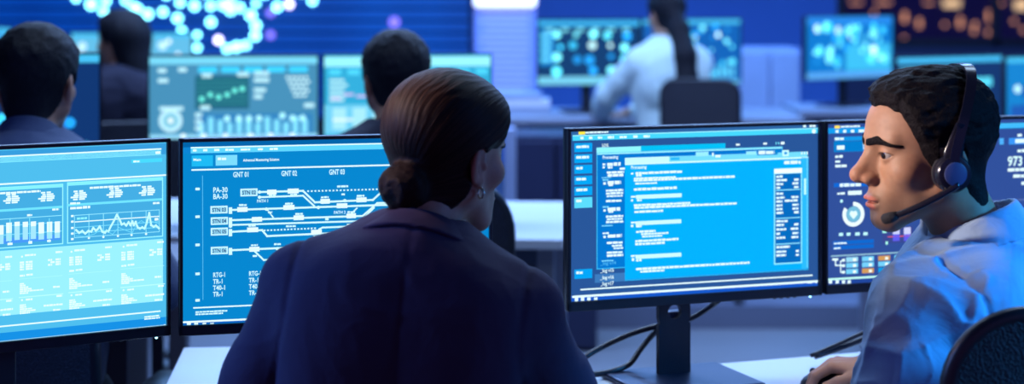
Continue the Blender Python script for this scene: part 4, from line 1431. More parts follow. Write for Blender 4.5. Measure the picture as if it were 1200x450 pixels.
def make_person(label, head, torso, hair, hair_mat, fem=0.0, beard=0.0, skin=(0.46, 0.235, 0.135),
                arms=None, w=1.0, cloth=None, collar=None, cloth_name='shirt', seat_z=0.47, leg_yaw=0.0,
                hv=0.004, cv=0.007, eyes=False, trouser='trousers', fold=1.0, group=None, look=(0, 1, -0.06), hairv=None, hair_pad=(0.19, 0.19),
                neck_r=(0.052, 0.057), collar_mix=1.0, seams=False, pads=False, back_seam=False):
    F, T = head, torso
    sides = {'L': -1, 'R': 1}
    base = np.array((T.o[0], T.o[1], 0.0))
    nk_top = np.array((0, -0.028, -0.055)); nk_base_w = T.fwd((0, -0.012, -0.02))
    nt_w = F.fwd(nk_top)

    def neck_w(p):
        return d_cone(p, nt_w, nk_base_w, neck_r[0] * F.s, neck_r[1] * F.s)

    def f_head(p):
        d = smin(head_sdf(F.inv(p), fem, hv < 0.005) * F.s, neck_w(p), 0.03)
        return d
    lo = np.minimum(F.o - 0.135, nk_base_w - 0.08); hi = np.maximum(F.o + 0.145, nk_base_w + 0.08)
    parts = [surface_net(f_head, lo, hi, hv)]
    ncol = len(parts[0][0])
    cols = [skin_colors(parts[0][0], F, skin, beard=beard, fem=fem)]
    # arms
    J = {}
    for k, s in sides.items():
        sh = T.fwd((s * 0.150 * w, -0.008, -0.080))
        el, wr = (np.asarray(v, np.float32) for v in arms[k][:2])
        J[k] = (sh, el, wr, arms[k][2])
    thigh = rz_dir(leg_yaw); side_v = np.array((thigh[1], -thigh[0], 0), np.float32)
    hip0 = np.array((T.fwd((0, 0.02, -0.50))[0], T.fwd((0, 0.02, -0.50))[1], seat_z + 0.10), np.float32)
    legs = []
    for s in (-1, 1):
        h = hip0 + side_v * s * 0.09
        kn = h + thigh * 0.40 + side_v * s * 0.04; kn[2] = seat_z + 0.075
        an = kn + thigh * 0.02; an[2] = seat_z - 0.38
        legs.append((h, kn, an))

    def f_arms(p, grow=0.0):
        d = None
        for k in sides:
            sh, el, wr, hd = J[k]
            e = d_chain(p, [sh, sh * 0.5 + el * 0.5, el, el * 0.45 + wr * 0.55, wr], [r + grow for r in ((0.056, 0.052, 0.044, 0.042, 0.030) if not fem else (0.049, 0.045, 0.039, 0.036, 0.026))], 0.02)
            d = e if d is None else np.minimum(d, e)
        return d

    def f_legs(p, grow=0.0):
        d = d_ell(p, hip0 + np.array((0, 0, 0.02), np.float32), (0.17, 0.15, 0.12))
        for h, kn, an in legs:
            d = smin(d, d_chain(p, [h, kn, an], [0.085 + grow, 0.062 + grow, 0.045 + grow], 0.03), 0.03)
        return d

    # skin under the clothes, coarse
    def f_body(p):
        d = smin(torso_sdf(T.inv(p), w, fem) * T.s, f_arms(p), 0.04)
        d = smin(d, f_legs(p), 0.04)
        return d + 0.012
    pts = np.array([T.o] + [j for k in sides for j in J[k][:3]] + [j for l in legs for j in l])
    blo = pts.min(0) - 0.16; bhi = pts.max(0) + 0.16
    bhi[2] = T.o[2] + 0.03
    parts.append(surface_net(f_body, blo, bhi, 0.014))
    cols.append(np.tile(np.array(skin), (len(parts[-1][0]), 1)))
    # hands
    for k, s in sides.items():
        sh, el, wr, hd = J[k]
        if hd is None: continue
        H = hand_frame(wr, hd[0], hd[1])
        def f_hand(p, H=H, s=s, hd=hd):
            return hand_sdf(H.inv(p), -s, hd[2])
        c = H.fwd((0, 0.06, -0.02))
        parts.append(surface_net(f_hand, c - 0.13, c + 0.13, max(0.0026, hv * 1.2)))
        cc = np.tile(np.array(skin) * 0.92, (len(parts[-1][0]), 1))
        cols.append(cc)
    body = np_mesh('person', parts, M['skin'], None, np.concatenate(cols))
    tag(body, label, 'person', group)
    if eyes:
        for s in (-1, 1): make_eye(F, s, body, look=look)
        tv, tq = surface_net(lambda p: d_ell(F.inv(p), (0, 0.0845, -0.0705), (0.0175, 0.0100, 0.0045)) * F.s, F.fwd((0, 0.084, -0.07)) - 0.022, F.fwd((0, 0.084, -0.07)) + 0.022, 0.0016)
        np_mesh('teeth', [(tv, tq)], M['teeth'], body)
        brow_mesh(F, body, fem, 'hair_man' if not fem else 'hair_brow')
    # hair
    def f_hair(p): return hair(F.inv(p)) * F.s
    pb, pz = hair_pad
    v, q = surface_net(f_hair, F.o - np.array((pb, pb, pz)), F.o + np.array((0.16, 0.16, 0.16)), hairv or hv)
    qq = F.inv(v.astype(np.float32))
    ang, rad = bun_polar(qq)
    np_mesh('hair', [(v, q)], M[hair_mat], body, attrs={'strand': ang})
    # clothes
    def f_cloth(p):
        q = T.inv(p)
        d = torso_sdf(q, w, fem) * T.s - 0.012
        arm = f_arms(p, 0.013)
        d = smin(d, arm, 0.022)
        d = d - folds(p, fold)
        if seams:
            al = np.abs(q[:, 0]); pk = vnoise(q * np.array((0.3, 1.0, 1.0), np.float32), 75)
            on = np.clip((q[:, 2] + 0.24) / 0.05, 0, 1)
            g = al - 0.137 * w - 0.10 * np.clip(-0.10 - q[:, 2], 0, 1)
            d = d + on * (0.0032 * np.exp(-(g / 0.0045) ** 2) - 0.0024 * pk * np.exp(-(g / 0.022) ** 2))
            h = q[:, 2] + 0.092 - 0.10 * al
            bk = np.clip(-(q[:, 1] - 0.005) / 0.03, 0, 1) * (al < 0.137 * w)
            d = d + bk * (0.0030 * np.exp(-(h / 0.0045) ** 2) - 0.0022 * vnoise(q * np.array((1.0, 1.0, 0.3), np.float32), 70) * np.exp(-((h + 0.012) / 0.02) ** 2))
        if pads:
            a2 = q.copy(); a2[:, 0] = np.abs(a2[:, 0])
            d = smin(d, d_cone(a2, (0.115 * w, -0.012, -0.046), (0.174 * w, -0.010, -0.052), 0.036, 0.029), 0.03)
            g2 = np.abs(q[:, 0]) - 0.160 * w - 0.12 * np.clip(-0.10 - q[:, 2], 0, 1)
            d = d + 0.0034 * np.exp(-(g2 / 0.005) ** 2) * np.clip((q[:, 2] + 0.26) / 0.06, 0, 1)
        if back_seam:
            d = d + 0.0013 * np.exp(-(q[:, 0] / 0.0045) ** 2) * (q[:, 1] < 0)
        # open at the neck
        d = smax(d, -(neck_w(p) - 0.008), 0.006)
        d = np.maximum(d, q[:, 2] - 0.060)
        for k in sides:
            sh, el, wr, hd = J[k]
            ax = (wr - el) / np.linalg.norm(wr - el)
            cut = (p - (wr - ax * 0.012)) @ ax
            near = nrm(p - wr) - 0.09
            d = np.where(near < 0, np.maximum(d, cut), d)
        return d
    clo = np.array([T.o] + [j for k in sides for j in J[k][:3]]).min(0) - 0.14
    chi = np.array([T.o] + [j for k in sides for j in J[k][:3]]).max(0) + 0.14
    clo[2] = min(clo[2], seat_z + 0.10); clo[2] = seat_z + 0.08
    sh_o = np_mesh(cloth_name, [surface_net(f_cloth, clo, chi, cv)], M[cloth], body)
    if collar is not None:
        CF = hand_frame(nk_base_w, tuple(T.R[:, 1]))
        zax = Vector([float(t) for t in (nt_w - nk_base_w)]).normalized(); zax = (zax * collar_mix + Vector((0, 0, 1)) * (1 - collar_mix)).normalized()
        yax = Vector([float(t) for t in T.R[:, 1]]); yax = (yax - zax * yax.dot(zax)).normalized(); xax = yax.cross(zax)
        CF.R = np.array(Matrix((xax, yax, zax)).transposed(), np.float32)
        def f_col(p): return collar_sdf(CF.inv(p), **collar) - 0.0006 * vnoise(p, 60)
        np_mesh('collar', [surface_net(f_col, CF.o - 0.17, CF.o + 0.17, min(cv, 0.0036))], M[cloth], sh_o)
    np_mesh('trousers', [surface_net(lambda p: f_legs(p, 0.012) - 0.5 * folds(p, 1.0), np.array([j for l in legs for j in l]).min(0) - 0.19, np.array([j for l in legs for j in l]).max(0) + 0.19, 0.012)], M[trouser], body)
    # shoes
    for h, kn, an in legs:
        fwd = thigh
        def f_shoe(p, an=an):
            a = an + np.array((0, 0, -0.045), np.float32)
            b = a + fwd * 0.15; 
            d = d_cone(p, a, b, 0.042, 0.036)
            d = smin(d, d_cone(p, an + np.array((0, 0, 0.03), np.float32), a, 0.046, 0.044), 0.03)
            return np.maximum(d, (an[2] - 0.085) - p[:, 2])
        np_mesh('shoe', [surface_net(f_shoe, an - 0.22, an + 0.22, 0.010)], M['shoe'], body)
    return body, J


def fabric(name, color, rough=0.75, weave=900.0, var=0.06, sheen=0.15, wr=None):
    m = material(name, color, rough, spec=0.25, noise=(7, var), sheen=sheen)
    nt = m.node_tree
    b = nt.nodes['Principled BSDF']
    tc = nt.nodes.new('ShaderNodeTexCoord')
    n1 = nt.nodes.new('ShaderNodeTexNoise'); n1.inputs['Scale'].default_value = weave; n1.inputs['Detail'].default_value = 2
    n2 = nt.nodes.new('ShaderNodeTexNoise'); n2.inputs['Scale'].default_value = 16; n2.inputs['Detail'].default_value = 3; n2.inputs['Distortion'].default_value = 0.8
    nt.links.new(tc.outputs['Object'], n1.inputs['Vector']); nt.links.new(tc.outputs['Object'], n2.inputs['Vector'])
    b1 = nt.nodes.new('ShaderNodeBump'); b1.inputs['Strength'].default_value = 0.35; b1.inputs['Distance'].default_value = 0.0008
    b2 = nt.nodes.new('ShaderNodeBump'); b2.inputs['Strength'].default_value = 0.35; b2.inputs['Distance'].default_value = wr or 0.008
    nt.links.new(n1.outputs['Fac'], b1.inputs['Height']); nt.links.new(n2.outputs['Fac'], b2.inputs['Height'])
    nt.links.new(b2.outputs[0], b1.inputs['Normal']); nt.links.new(b1.outputs[0], b.inputs['Normal'])
    return m


M['teeth'] = material('teeth', (0.62, 0.58, 0.54), 0.3)
M['hair_brow'] = material('hair_brow', (0.03, 0.016, 0.012), 0.6)
M['blue_shirt'] = fabric('blue_shirt', (0.28, 0.41, 0.66), 0.7, wr=0.016)
M['navy_blazer'] = fabric('navy_blazer', (0.045, 0.030, 0.070), 0.85, var=0.10, sheen=0.0)
M['slate_shirt'] = fabric('slate_shirt', (0.05, 0.075, 0.17), 0.8)
M['black_top'] = fabric('black_top', (0.012, 0.012, 0.030), 0.8, sheen=0.0)
M['grey_sweater'] = fabric('grey_sweater', (0.60, 0.74, 0.74), 0.85)
M['trousers'] = fabric('trousers', (0.012, 0.012, 0.028), 0.8, sheen=0.0)
M['shoe'] = material('shoe', (0.012, 0.012, 0.014), 0.35)
# ------------------------------------------------------------------ the two operators in front
HM = Frame((0.614, 2.65, 1.215), yaw=98, pitch=3, s=0.957)
TM = Frame((0.695, 2.685, 1.060), yaw=38, pitch=6)
man, MJ = make_person(
    'man in light blue shirt and headset, head turned in profile towards the woman',
    HM, TM, hair_short, 'hair_man', beard=0.55, skin=(0.38, 0.205, 0.130),
    arms={'L': ((0.525, 2.475, 0.80), (0.44, 2.72, 0.785), ((-0.35, 1.0, -0.05), (0, 0, 1), 0.5)),
          'R': ((0.88, 3.04, 0.82), (0.662, 3.205, 0.779), ((-1.0, 0.24, -0.04), (0.1, 0, 1), 0.62))},
    cloth='blue_shirt', cloth_name='shirt', hv=0.0019, cv=0.0034, seams=True, fold=2.5, eyes=True, hairv=0.0021, leg_yaw=20,
    look=(-0.25, 1, -0.10),
    collar=dict(c=(0, 0.0, 0.0), R=0.062, slope=0.42, zt=0.080, zb=0.032, back=0.014, gap=0.035, t=0.0030, ry=1.06), collar_mix=0.55, w=0.95)

HW = Frame((-0.093, 2.58, 1.217), yaw=-40, pitch=6, s=0.93)
TW = Frame((-0.132, 2.505, 1.088), yaw=-4, pitch=4, roll=6)
woman, WJ = make_person(
    'woman in dark navy blazer with brown hair in a low bun, seen from behind',
    HW, TW, hair_bun, 'hair_woman', fem=1.0, skin=(0.42, 0.235, 0.165), w=0.99,
    arms={'L': ((-0.40, 2.53, 0.79), (-0.30, 2.80, 0.785), ((0.15, 1.0, -0.05), (0, 0, 1), 0.5)),
          'R': ((0.105, 2.62, 0.78), (-0.01, 2.86, 0.785), ((-0.15, 1.0, -0.05), (0, 0, 1), 0.5))},
    cloth='navy_blazer', cloth_name='blazer', hv=0.0024, cv=0.0042, pads=True, back_seam=True, eyes=True, hairv=0.0021, fold=0.6,
    collar=dict(c=(0, 0.0, 0.0), R=0.055, slope=0.80, zt=0.052, zb=0.010, back=0.006, gap=None, t=0.0060), neck_r=(0.048, 0.052))
# ------------------------------------------------------------------ desks, chairs, cables
def desk(label, origin, ang, w, d, z, top_mat='white_desk', panel=True, group=None, legs=True, z0=0.0):
    """origin: rear-left corner of the top, ang: direction of the rear edge; the desk lies towards the viewer (local -y)"""
    r = empty('desk', (origin[0], origin[1], z0), ang, label, 'desk', group)
    h = z - z0
    MB().box((w / 2, -d / 2, h - 0.014), (w, d, 0.028), bevel=0.003).build('desk_top', M[top_mat], r)
    if legs:
        for x in (0.05, w - 0.05):
            for y in (-0.05, -d + 0.05):
                MB().box((x, y, (h - 0.028) / 2), (0.05, 0.05, h - 0.028), bevel=0.004, seg=1).build('leg', M['steel'], r)
        MB().box((w / 2, -0.05, h - 0.06), (w - 0.15, 0.03, 0.05)).build('crossbar', M['steel'], r)
    if panel:
        MB().box((w / 2, -0.015, h - 0.24), (w - 0.2, 0.016, 0.36)).build('modesty_panel', M['desk_panel'], r)
    return r


def office_chair(label, loc, yaw, seat_z=0.46, back_w=0.46, back_top=0.98, back_h=0.50, z0=0.0, group=None, mat='chair_mesh', detail=True, tilt=6.0, rad=0.13):
    """faces local +y"""
    r = empty('office_chair', (loc[0], loc[1], z0), math.radians(yaw), label, 'chair', group)
    h = seat_z - z0
    MB().box((0, 0.02, h - 0.03), (0.48, 0.46, 0.07), bevel=0.03, seg=3).build('seat', M['chair_seat'], r, True)
    # back: rounded outline, slightly curved
    bt = back_top - z0
    n = 10
    hw = back_w / 2
    out = []
    for cx, cz, a0 in ((hw - rad, bt - rad, 0), (-hw + rad, bt - rad, 90), (-hw + rad, bt - back_h + rad, 180), (hw - rad, bt - back_h + rad, 270)):
        for i in range(n + 1):
            a = math.radians(a0 + 90 * i / n)
            out.append((cx + rad * math.cos(a), cz + rad * math.sin(a)))
    tl = math.tan(math.radians(tilt))
    def curve(v, zref=bt - back_h):
        v.co.y += -0.235 + 0.30 * v.co.x ** 2 * 1.2 - (v.co.z - zref) * tl
    b = MB()
    cz0 = bt - back_h / 2
    layers = []
    rings = (1.0, 0.86, 0.66, 0.42, 0.18)
    for yy in (0.0, -0.022):
        lay = []
        for s in rings:
            lay.append([b.bm.verts.new((x * s, yy, cz0 + (z - cz0) * s)) for x, z in out])
        layers.append(lay)
    N = len(out)
    for li, lay in enumerate(layers):
        for ra, rb in zip(lay[:-1], lay[1:]):
            for k in range(N):
                f = (ra[k], ra[(k + 1) % N], rb[(k + 1) % N], rb[k])
                b.bm.faces.new(f)
        b.bm.faces.new(lay[-1])
    for k in range(N):
        b.bm.faces.new((layers[0][0][k], layers[1][0][k], layers[1][0][(k + 1) % N], layers[0][0][(k + 1) % N]))
    for v in b.bm.verts: curve(v)
    b.build('backrest', M[mat], r, auto=50)
    rim = MB()
    pts = [Vector((x, -0.011, z)) for x, z in out]
    pts.append(pts[0])
    rim.tube(pts, 0.013, 8, cap=False)
    for v in rim.bm.verts: curve(v)
    rim.build('back_frame', M['black_plastic'], r, True)
    MB().tube([(0, -0.05, h - 0.06), (0, -0.24, h - 0.05), (0, -0.275, h + 0.10), (0, -0.285, bt - back_h * 0.55)], [0.022, 0.022, 0.02, 0.018], 10).build('back_support', M['black_plastic'], r, True)
    if detail:
        for s in (-1, 1):
            MB().tube(smooth_path([(s * 0.20, 0.0, h - 0.06), (s * 0.28, 0.0, h - 0.04), (s * 0.29, 0.0, h + 0.10), (s * 0.29, 0.0, h + 0.15)], 4), 0.014, 8).build('armrest_post', M['black_plastic'], r, True)
            MB().box((s * 0.29, 0.02, h + 0.16), (0.07, 0.22, 0.026), bevel=0.01).build('armrest', M['black_plastic'], r, True)
    MB().tube([(0, 0, 0.08), (0, 0, h - 0.06)], 0.026, 12).build('gas_column', M['dark_metal'], r, True)
    for k in range(5):
        a = k * 2 * math.pi / 5 + 0.3
        c, s = math.cos(a), math.sin(a)
        MB().tube([(0, 0, 0.10), (0.15 * c, 0.15 * s, 0.095), (0.28 * c, 0.28 * s, 0.07)], [0.024, 0.02, 0.015], 8).build('base_leg', M['black_plastic'], r, True)
        MB().sphere((0.28 * c, 0.28 * s, 0.03), 0.030, 10, 8).build('caster', M['black_plastic'], r, True)
    return r


def mesh_fabric():
    m = material('chair_mesh', (0.012, 0.012, 0.02), 0.75)
    nt = m.node_tree; b = nt.nodes['Principled BSDF']
    tc = nt.nodes.new('ShaderNodeTexCoord')
    ck = nt.nodes.new('ShaderNodeTexVoronoi'); ck.inputs['Scale'].default_value = 260
    nt.links.new(tc.outputs['Object'], ck.inputs['Vector'])
    cr = nt.nodes.new('ShaderNodeValToRGB')
    cr.color_ramp.elements[0].color = (0.004, 0.004, 0.010, 1); cr.color_ramp.elements[1].color = (0.030, 0.030, 0.050, 1)
    nt.links.new(ck.outputs['Distance'], cr.inputs[0]); nt.links.new(cr.outputs[0], b.inputs['Base Color'])
    bp = nt.nodes.new('ShaderNodeBump'); bp.inputs['Distance'].default_value = 0.002
    nt.links.new(ck.outputs['Distance'], bp.inputs['Height']); nt.links.new(bp.outputs[0], b.inputs['Normal'])
    return m


M['chair_mesh'] = mesh_fabric()
M['chair_seat'] = fabric('chair_seat', (0.014, 0.014, 0.022), 0.85)

# front row desks
desk('white desk under the rail diagram monitor, in front of the woman', (-0.66, 3.60), math.radians(5), 0.68, 0.78, DZ)
n1 = Vector((-math.sin(a31), math.cos(a31))) * 0.13
ux1 = Vector((math.cos(a31), math.sin(a31)))
dk0 = m1r + n1 - ux1 * 1.0
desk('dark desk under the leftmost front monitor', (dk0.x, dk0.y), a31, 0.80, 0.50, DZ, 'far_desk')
aB = math.atan2(3.55 - 3.345, 0.676 - 0.129)
desk('white desk under the two right front monitors, by the man', (0.122, 3.342), aB, 1.50, 0.62, DZ)

# cables behind the post of the log monitor
def cable(pts, r, label):
    o = MB().tube(smooth_path([P(*p) for p in pts], 6), r, 8).build('cable', M['cable'], None, True)
    return tag(o, label, 'cable', 'monitor cables')


cable([(842, 352, 3.36), (834, 358, 3.38), (812, 372, 3.39), (785, 380, 3.39), (766, 383, 3.37), (735, 393, 3.36), (705, 407, 3.34), (684, 420, 3.32), (664, 440, 3.30)], 0.0056, 'upper dark cable sagging left from the log monitor stand')
cable([(806, 354, 3.37), (798, 366, 3.385), (783, 377, 3.385), (765, 392, 3.37), (750, 410, 3.35), (738, 426, 3.33), (720, 434, 3.31), (702, 438, 3.30), (684, 439.5, 3.29)], 0.0058, 'lower dark cable looping from the log monitor stand to the desk')
cable([(1050, 372, 3.44), (1020, 386, 3.44), (985, 402, 3.43), (950, 417, 3.415)], 0.0042, 'thin grey cable rising to the right behind the hand')
cable([(1050, 380, 3.45), (1015, 396, 3.45), (975, 411, 3.43), (955, 417.6, 3.415)], 0.0060, 'thick dark cable rising to the right behind the hand')

# keyboard below the log monitor
kb = empty('keyboard', (0.318, 3.045, DZ), aB, 'black keyboard on the white desk left of the hand', 'keyboard')
MB().box((0, 0, 0.008), (0.36, 0.125, 0.014), bevel=0.004).build('case', M['black_plastic'], kb)
key_me = None
for r_ in range(5):
    for c_ in range(15):
        if key_me is None:
            o = MB().box((0, 0, 0), (0.0185, 0.0185, 0.008), bevel=0.002, seg=1).build('key', M['bezel'], kb); key_me = o.data
        else:
            o = bpy.data.objects.new('key', key_me); COL.objects.link(o); o.parent = kb
        o.location = (-0.161 + c_ * 0.023, -0.046 + r_ * 0.023, 0.018)
# computer mouse under the man's right hand
ms = empty('computer_mouse', (0.575, 3.232, DZ), math.radians(75), "dark computer mouse under the man's right hand", 'mouse')
MB().sphere((0, 0, 0.0), 0.032, 20, 12, (1.0, 1.75, 1.05)).build('shell', M['black_plastic'], ms, True)
for v in ms.children[0].data.vertices:
    if v.co.z < 0: v.co.z = 0.0
MB().tube([(-0.003, 0.032, 0.0285), (0.003, 0.032, 0.0285)], 0.006, 12).build('scroll_wheel', M['dark_metal'], ms, True)

# chairs of the front operators
office_chair("black mesh office chair behind the man in the blue shirt", (0.765, 2.655), 10, back_top=1.022, back_w=0.47, back_h=0.56, seat_z=0.47, tilt=3, rad=0.10)
office_chair('low black office chair under the woman in the blazer', (-0.125, 2.60), 0, back_top=0.845, back_w=0.42, back_h=0.34, seat_z=0.47, tilt=2)

# headset on the man
M['headset'] = material('headset', (0.014, 0.014, 0.026), 0.22)
M['headset_disc'] = material('headset_disc', (0.08, 0.10, 0.24), 0.35)
M['foam'] = material('foam', (0.02, 0.02, 0.03), 0.9, bump=(300, 0.8, 0.002))
hs = empty('headset', tuple(HM.o), 0, "black call headset with ear cup and microphone boom on the man's head", 'headset')
hs_inv = hs.location.copy()


def hw(x, y, z):
    return HM.vec((x, y, z)) - hs_inv


def ear_frame(s):
    return hw(s * 0.094, -0.016, -0.024)


band = []
for i in range(41):
    a = math.radians(-4 + 188 * i / 40)
    x = 0.0975 * math.copysign(abs(math.cos(a)) ** 0.7, math.cos(a)); z = -0.004 + 0.132 * math.sin(a) if math.sin(a) > 0 else -0.004 + 0.10 * math.sin(a)
    band.append((x, -0.004 - 0.058 * max(math.sin(a), 0) ** 1.2, z))
bm_ = MB()
# flat strap: rectangular section swept along the arc
prev = None
for i, q in enumerate(band):
    a = Vector(band[min(i + 1, 40)]) - Vector(band[max(i - 1, 0)])
    t = a.normalized(); fwd = Vector((0, 1, 0)); fwd = (fwd - t * fwd.dot(t)).normalized(); nrm_ = t.cross(fwd)
    wd = 0.0075; th = 0.0032
    ring = [bm_.bm.verts.new(hw(*(Vector(q) + fwd * wd * u + nrm_ * th * v))) for u, v in ((-1, -1), (1, -1), (1, 1), (-1, 1))]
    if prev:
        for k in range(4): bm_.bm.faces.new((prev[k], prev[(k + 1) % 4], ring[(k + 1) % 4], ring[k]))
    else: bm_.bm.faces.new(ring[::-1])
    prev = ring
bm_.bm.faces.new(prev)
hb = bm_.build('headband', M['headset'], hs, auto=40)
for s in (-1, 1):
    cup = MB()
    c0 = Vector((s * 0.080, -0.003, -0.027)); axs = Vector((s, -0.05, 0))
    cup.tube([hw(*(c0 + axs * t)) for t in (0.0, 0.004, 0.014, 0.019, 0.0205)], [0.025, 0.0275, 0.0275, 0.0245, 0.0195], 32)
    cp = cup.build('ear_cup', M['headset'], hs, auto=35)
    MB().tube([hw(*(c0 + axs * t)) for t in (0.0195, 0.0222, 0.0228)], [0.0170, 0.0170, 0.0155], 28).build('cup_disc', M['headset_disc'], cp, auto=40)
    MB().tube([hw(*(c0 + axs * t)) for t in (-0.007, -0.003, 0.001)], [0.023, 0.027, 0.027], 28).build('ear_cushion', M['foam'], cp, True)
    arm = MB()
    arm.tube([hw(s * 0.0925, -0.020, 0.046), hw(s * 0.0945, -0.012, 0.024), hw(s * 0.0955, -0.005, 0.004), hw(s * 0.0945, -0.003, -0.014)], [0.0085, 0.0115, 0.0145, 0.0150], 16)
    for v in arm.bm.verts:
        q_ = Vector([float(t) for t in HM.inv(np.array([tuple(v.co + hs_inv)], np.float32))[0]])
        v.co = hw(s * (0.094 + (abs(q_.x) - 0.094) * 0.32), q_.y, q_.z)
    arm.build('yoke', M['headset'], hs, True)
bp_ = smooth_path([(-0.098, -0.008, -0.042), (-0.097, 0.016, -0.056), (-0.088, 0.048, -0.072), (-0.075, 0.072, -0.083), (-0.066, 0.086, -0.089)], 6)
boom = MB().tube([hw(*p) for p in bp_], [0.0062] * 4 + [0.0050] * (len(bp_) - 4), 12).build('microphone_boom', M['headset'], hs, True)
MB().tube([hw(-0.072, 0.079, -0.086), hw(-0.066, 0.087, -0.0895), hw(-0.059, 0.095, -0.0925), hw(-0.057, 0.098, -0.0935)], [0.0058, 0.0082, 0.0078, 0.005], 14).build('microphone', M['foam'], boom, True)

# earring of the woman
er = MB()
ec = HW.fwd((0.082, -0.010, -0.056)); rr_ = 0.0075
er.tube([Vector((ec[0] + 0.55 * rr_ * math.cos(t * math.pi / 8), ec[1] - 0.8 * rr_ * math.cos(t * math.pi / 8), ec[2] + rr_ * math.sin(t * math.pi / 8))) for t in range(17)], 0.0016, 8, cap=False)
M['gold'] = material('gold', (0.8, 0.72, 0.6), 0.2, 1.0)
er.build('earring', M['gold'], woman, True)
# ------------------------------------------------------------------ rows behind
def blobs(seed, n, cols, r=(2, 5), bars=True, bg=(20, 60, 120), strip=True):
    """screens out of focus: panels, round marks and bars, given as fractions of the screen"""
    def draw(S):
        rnd = random.Random(seed)
        w, h = S.w, S.h
        S.lv = 1
        if strip:
            S.lrect(0, h * 0.93, w, h, (70, 190, 240)); S.lrect(0, 0, w, h * 0.035, (120, 220, 255))
        for k in range(4):
            x = rnd.uniform(0.03, 0.7) * w; z = rnd.uniform(0.1, 0.6) * h
            S.lrect(x, z, x + rnd.uniform(.15, .3) * w, z + rnd.uniform(.15, .28) * h, tuple(int(c * 1.5) for c in bg))
        for k in range(n):
            S.lv = 2 + k % 3
            x = rnd.uniform(0.06, 0.94) * w; z = rnd.uniform(0.12, 0.9) * h
            c = rnd.choice(cols); q = rnd.uniform(*r) * 0.001 * w / 0.5
            m = 14
            S.face([(S.clipx(x + q * math.cos(i * 2 * math.pi / m)), S.clipz(z + q * math.sin(i * 2 * math.pi / m))) for i in range(m)], c, rnd.uniform(1.1, 1.8))
        if bars:
            S.lv = 6
            for k in range(12):
                x = (0.30 + 0.055 * k) * w
                S.lrect(x, 0.08 * h, x + 0.035 * w, (0.12 + rnd.uniform(0.05, 0.18)) * h, (90, 200, 245))
    return draw


CYS = [(120, 240, 255), (60, 200, 250), (200, 252, 255), (30, 150, 230), (90, 225, 250)]


def far_monitor(label, px0, px1, pyt, scale, scale_r=None, **kw):
    l, r = edge_pt(px0, scale), edge_pt(px1, scale_r or scale)
    H = kw.pop('H', 0.325)
    zt = zat(pyt, l.y)
    kw.setdefault('desk_z', 0.762)
    return monitor(label, l, r, zt, zt - H, kw.pop('desk_z'), kw.pop('draw'), led=False, group=None, **kw)


def draw_f(S):
    w, h = S.w, S.h
    S.lv = 1
    S.lrect(0, .90 * h, w, .985 * h, (120, 215, 245), 1); S.lrect(0, 0, w, .05 * h, (150, 220, 250))
    S.lrect(.27 * w, .36 * h, .59 * w, .76 * h, (30, 98, 124)); S.lrect(.27 * w, .05 * h, .97 * w, .30 * h, (50, 130, 190))
    S.lv = 2
    for k in range(5): S.lrect((.29 + .135 * k) * w, .80 * h, (.40 + .135 * k) * w, .87 * h, (60, 205, 250), 1.1)
    for k in range(12): S.lrect((.29 + .056 * k) * w, .06 * h, (.325 + .056 * k) * w, (.19 + .07 * ((k * 5) % 3) / 2) * h, (130, 225, 255))
    for k in range(6): S.lrect(.28 * w, (.42 + .055 * k) * h, .58 * w, (.432 + .055 * k) * h, (60, 160, 160))
    def D(u, v, q, c, kk=1.2):
        m = 18
        S.face([(u * w + q * w * math.cos(i * 2 * math.pi / m), v * h + q * w * math.sin(i * 2 * math.pi / m)) for i in range(m)], c, kk)
    S.lv = 3
    for u, v in ((.31, .48), (.36, .53), (.41, .50), (.46, .53), (.505, .58), (.55, .60)): D(u, v, .015, (110, 240, 225))
    for u in (.46, .53, .59, .65, .79, .85, .91): D(u, .24 if u != .79 else .27, .018, (170, 245, 255))
    D(.125, .22, .070, (190, 240, 255), 1.0)
    for u, v, ww in ((.06, .36, .14), (.05, .82, .05), (.05, .70, .06), (.17, .83, .05), (.31, .76, .06), (.52, .77, .07), (.62, .78, .09), (.62, .70, .09), (.62, .58, .07), (.62, .50, .05), (.30, .37, .06), (.92, .39, .06), (.27, .28, .04), (.27, .20, .04), (.27, .12, .04)):
        S.lrect(u * w, (v - .02) * h, (u + ww) * w, (v + .03) * h, (190, 242, 255))
    for r in range(5):
        for c in range(5 - r // 2): S.lrect((.81 + .028 * c + .012 * r) * w, (.72 - .055 * r) * h, (.83 + .028 * c + .012 * r) * w, (.75 - .055 * r) * h, (205, 248, 255), 1.1)
    for u in (.2, .32, .45, .6, .72, .85): D(u, .03, .015, (230, 252, 255))
    S.lv = 4
    D(.125, .22, .045, (120, 200, 225), 1.0)
    S.lv = 5
    D(.125, .22, .018, (235, 252, 255), 1.0)


def draw_g(S):
    w, h = S.w, S.h
    S.lv = 1
    S.lrect(0, .86 * h, w, .98 * h, (150, 240, 255), 1.05); S.lrect(0, .04 * h, w, .40 * h, (110, 205, 240))
    S.lv = 2
    for k in range(9): S.lrect((.03 + .11 * k) * w, .76 * h, (.10 + .11 * k) * w, .83 * h, (80, 215, 250))
    for k in range(5): S.lrect(.03 * w, (.44 + .06 * k) * h, (.12 + .02 * (k % 2)) * w, (.47 + .06 * k) * h, (190, 248, 255))
    for k in range(8):
        S.lrect((.05 + .12 * k) * w, .1 * h, (.13 + .12 * k) * w, .36 * h, (165, 232, 250))
    S.lv = 3
    for k in range(12):
        x = .04 + .075 * k; z = .46 + .05 * math.sin(k * 1.3) + (0.06 if k == 3 else 0)
        S.lrect(x * w, z * h, (x + .06) * w, (z + .03) * h, (205, 190, 245))
    for k in range(4): S.lrect((.05 + .22 * k) * w, .2 * h, (.17 + .22 * k) * w, .23 * h, (230, 252, 255))


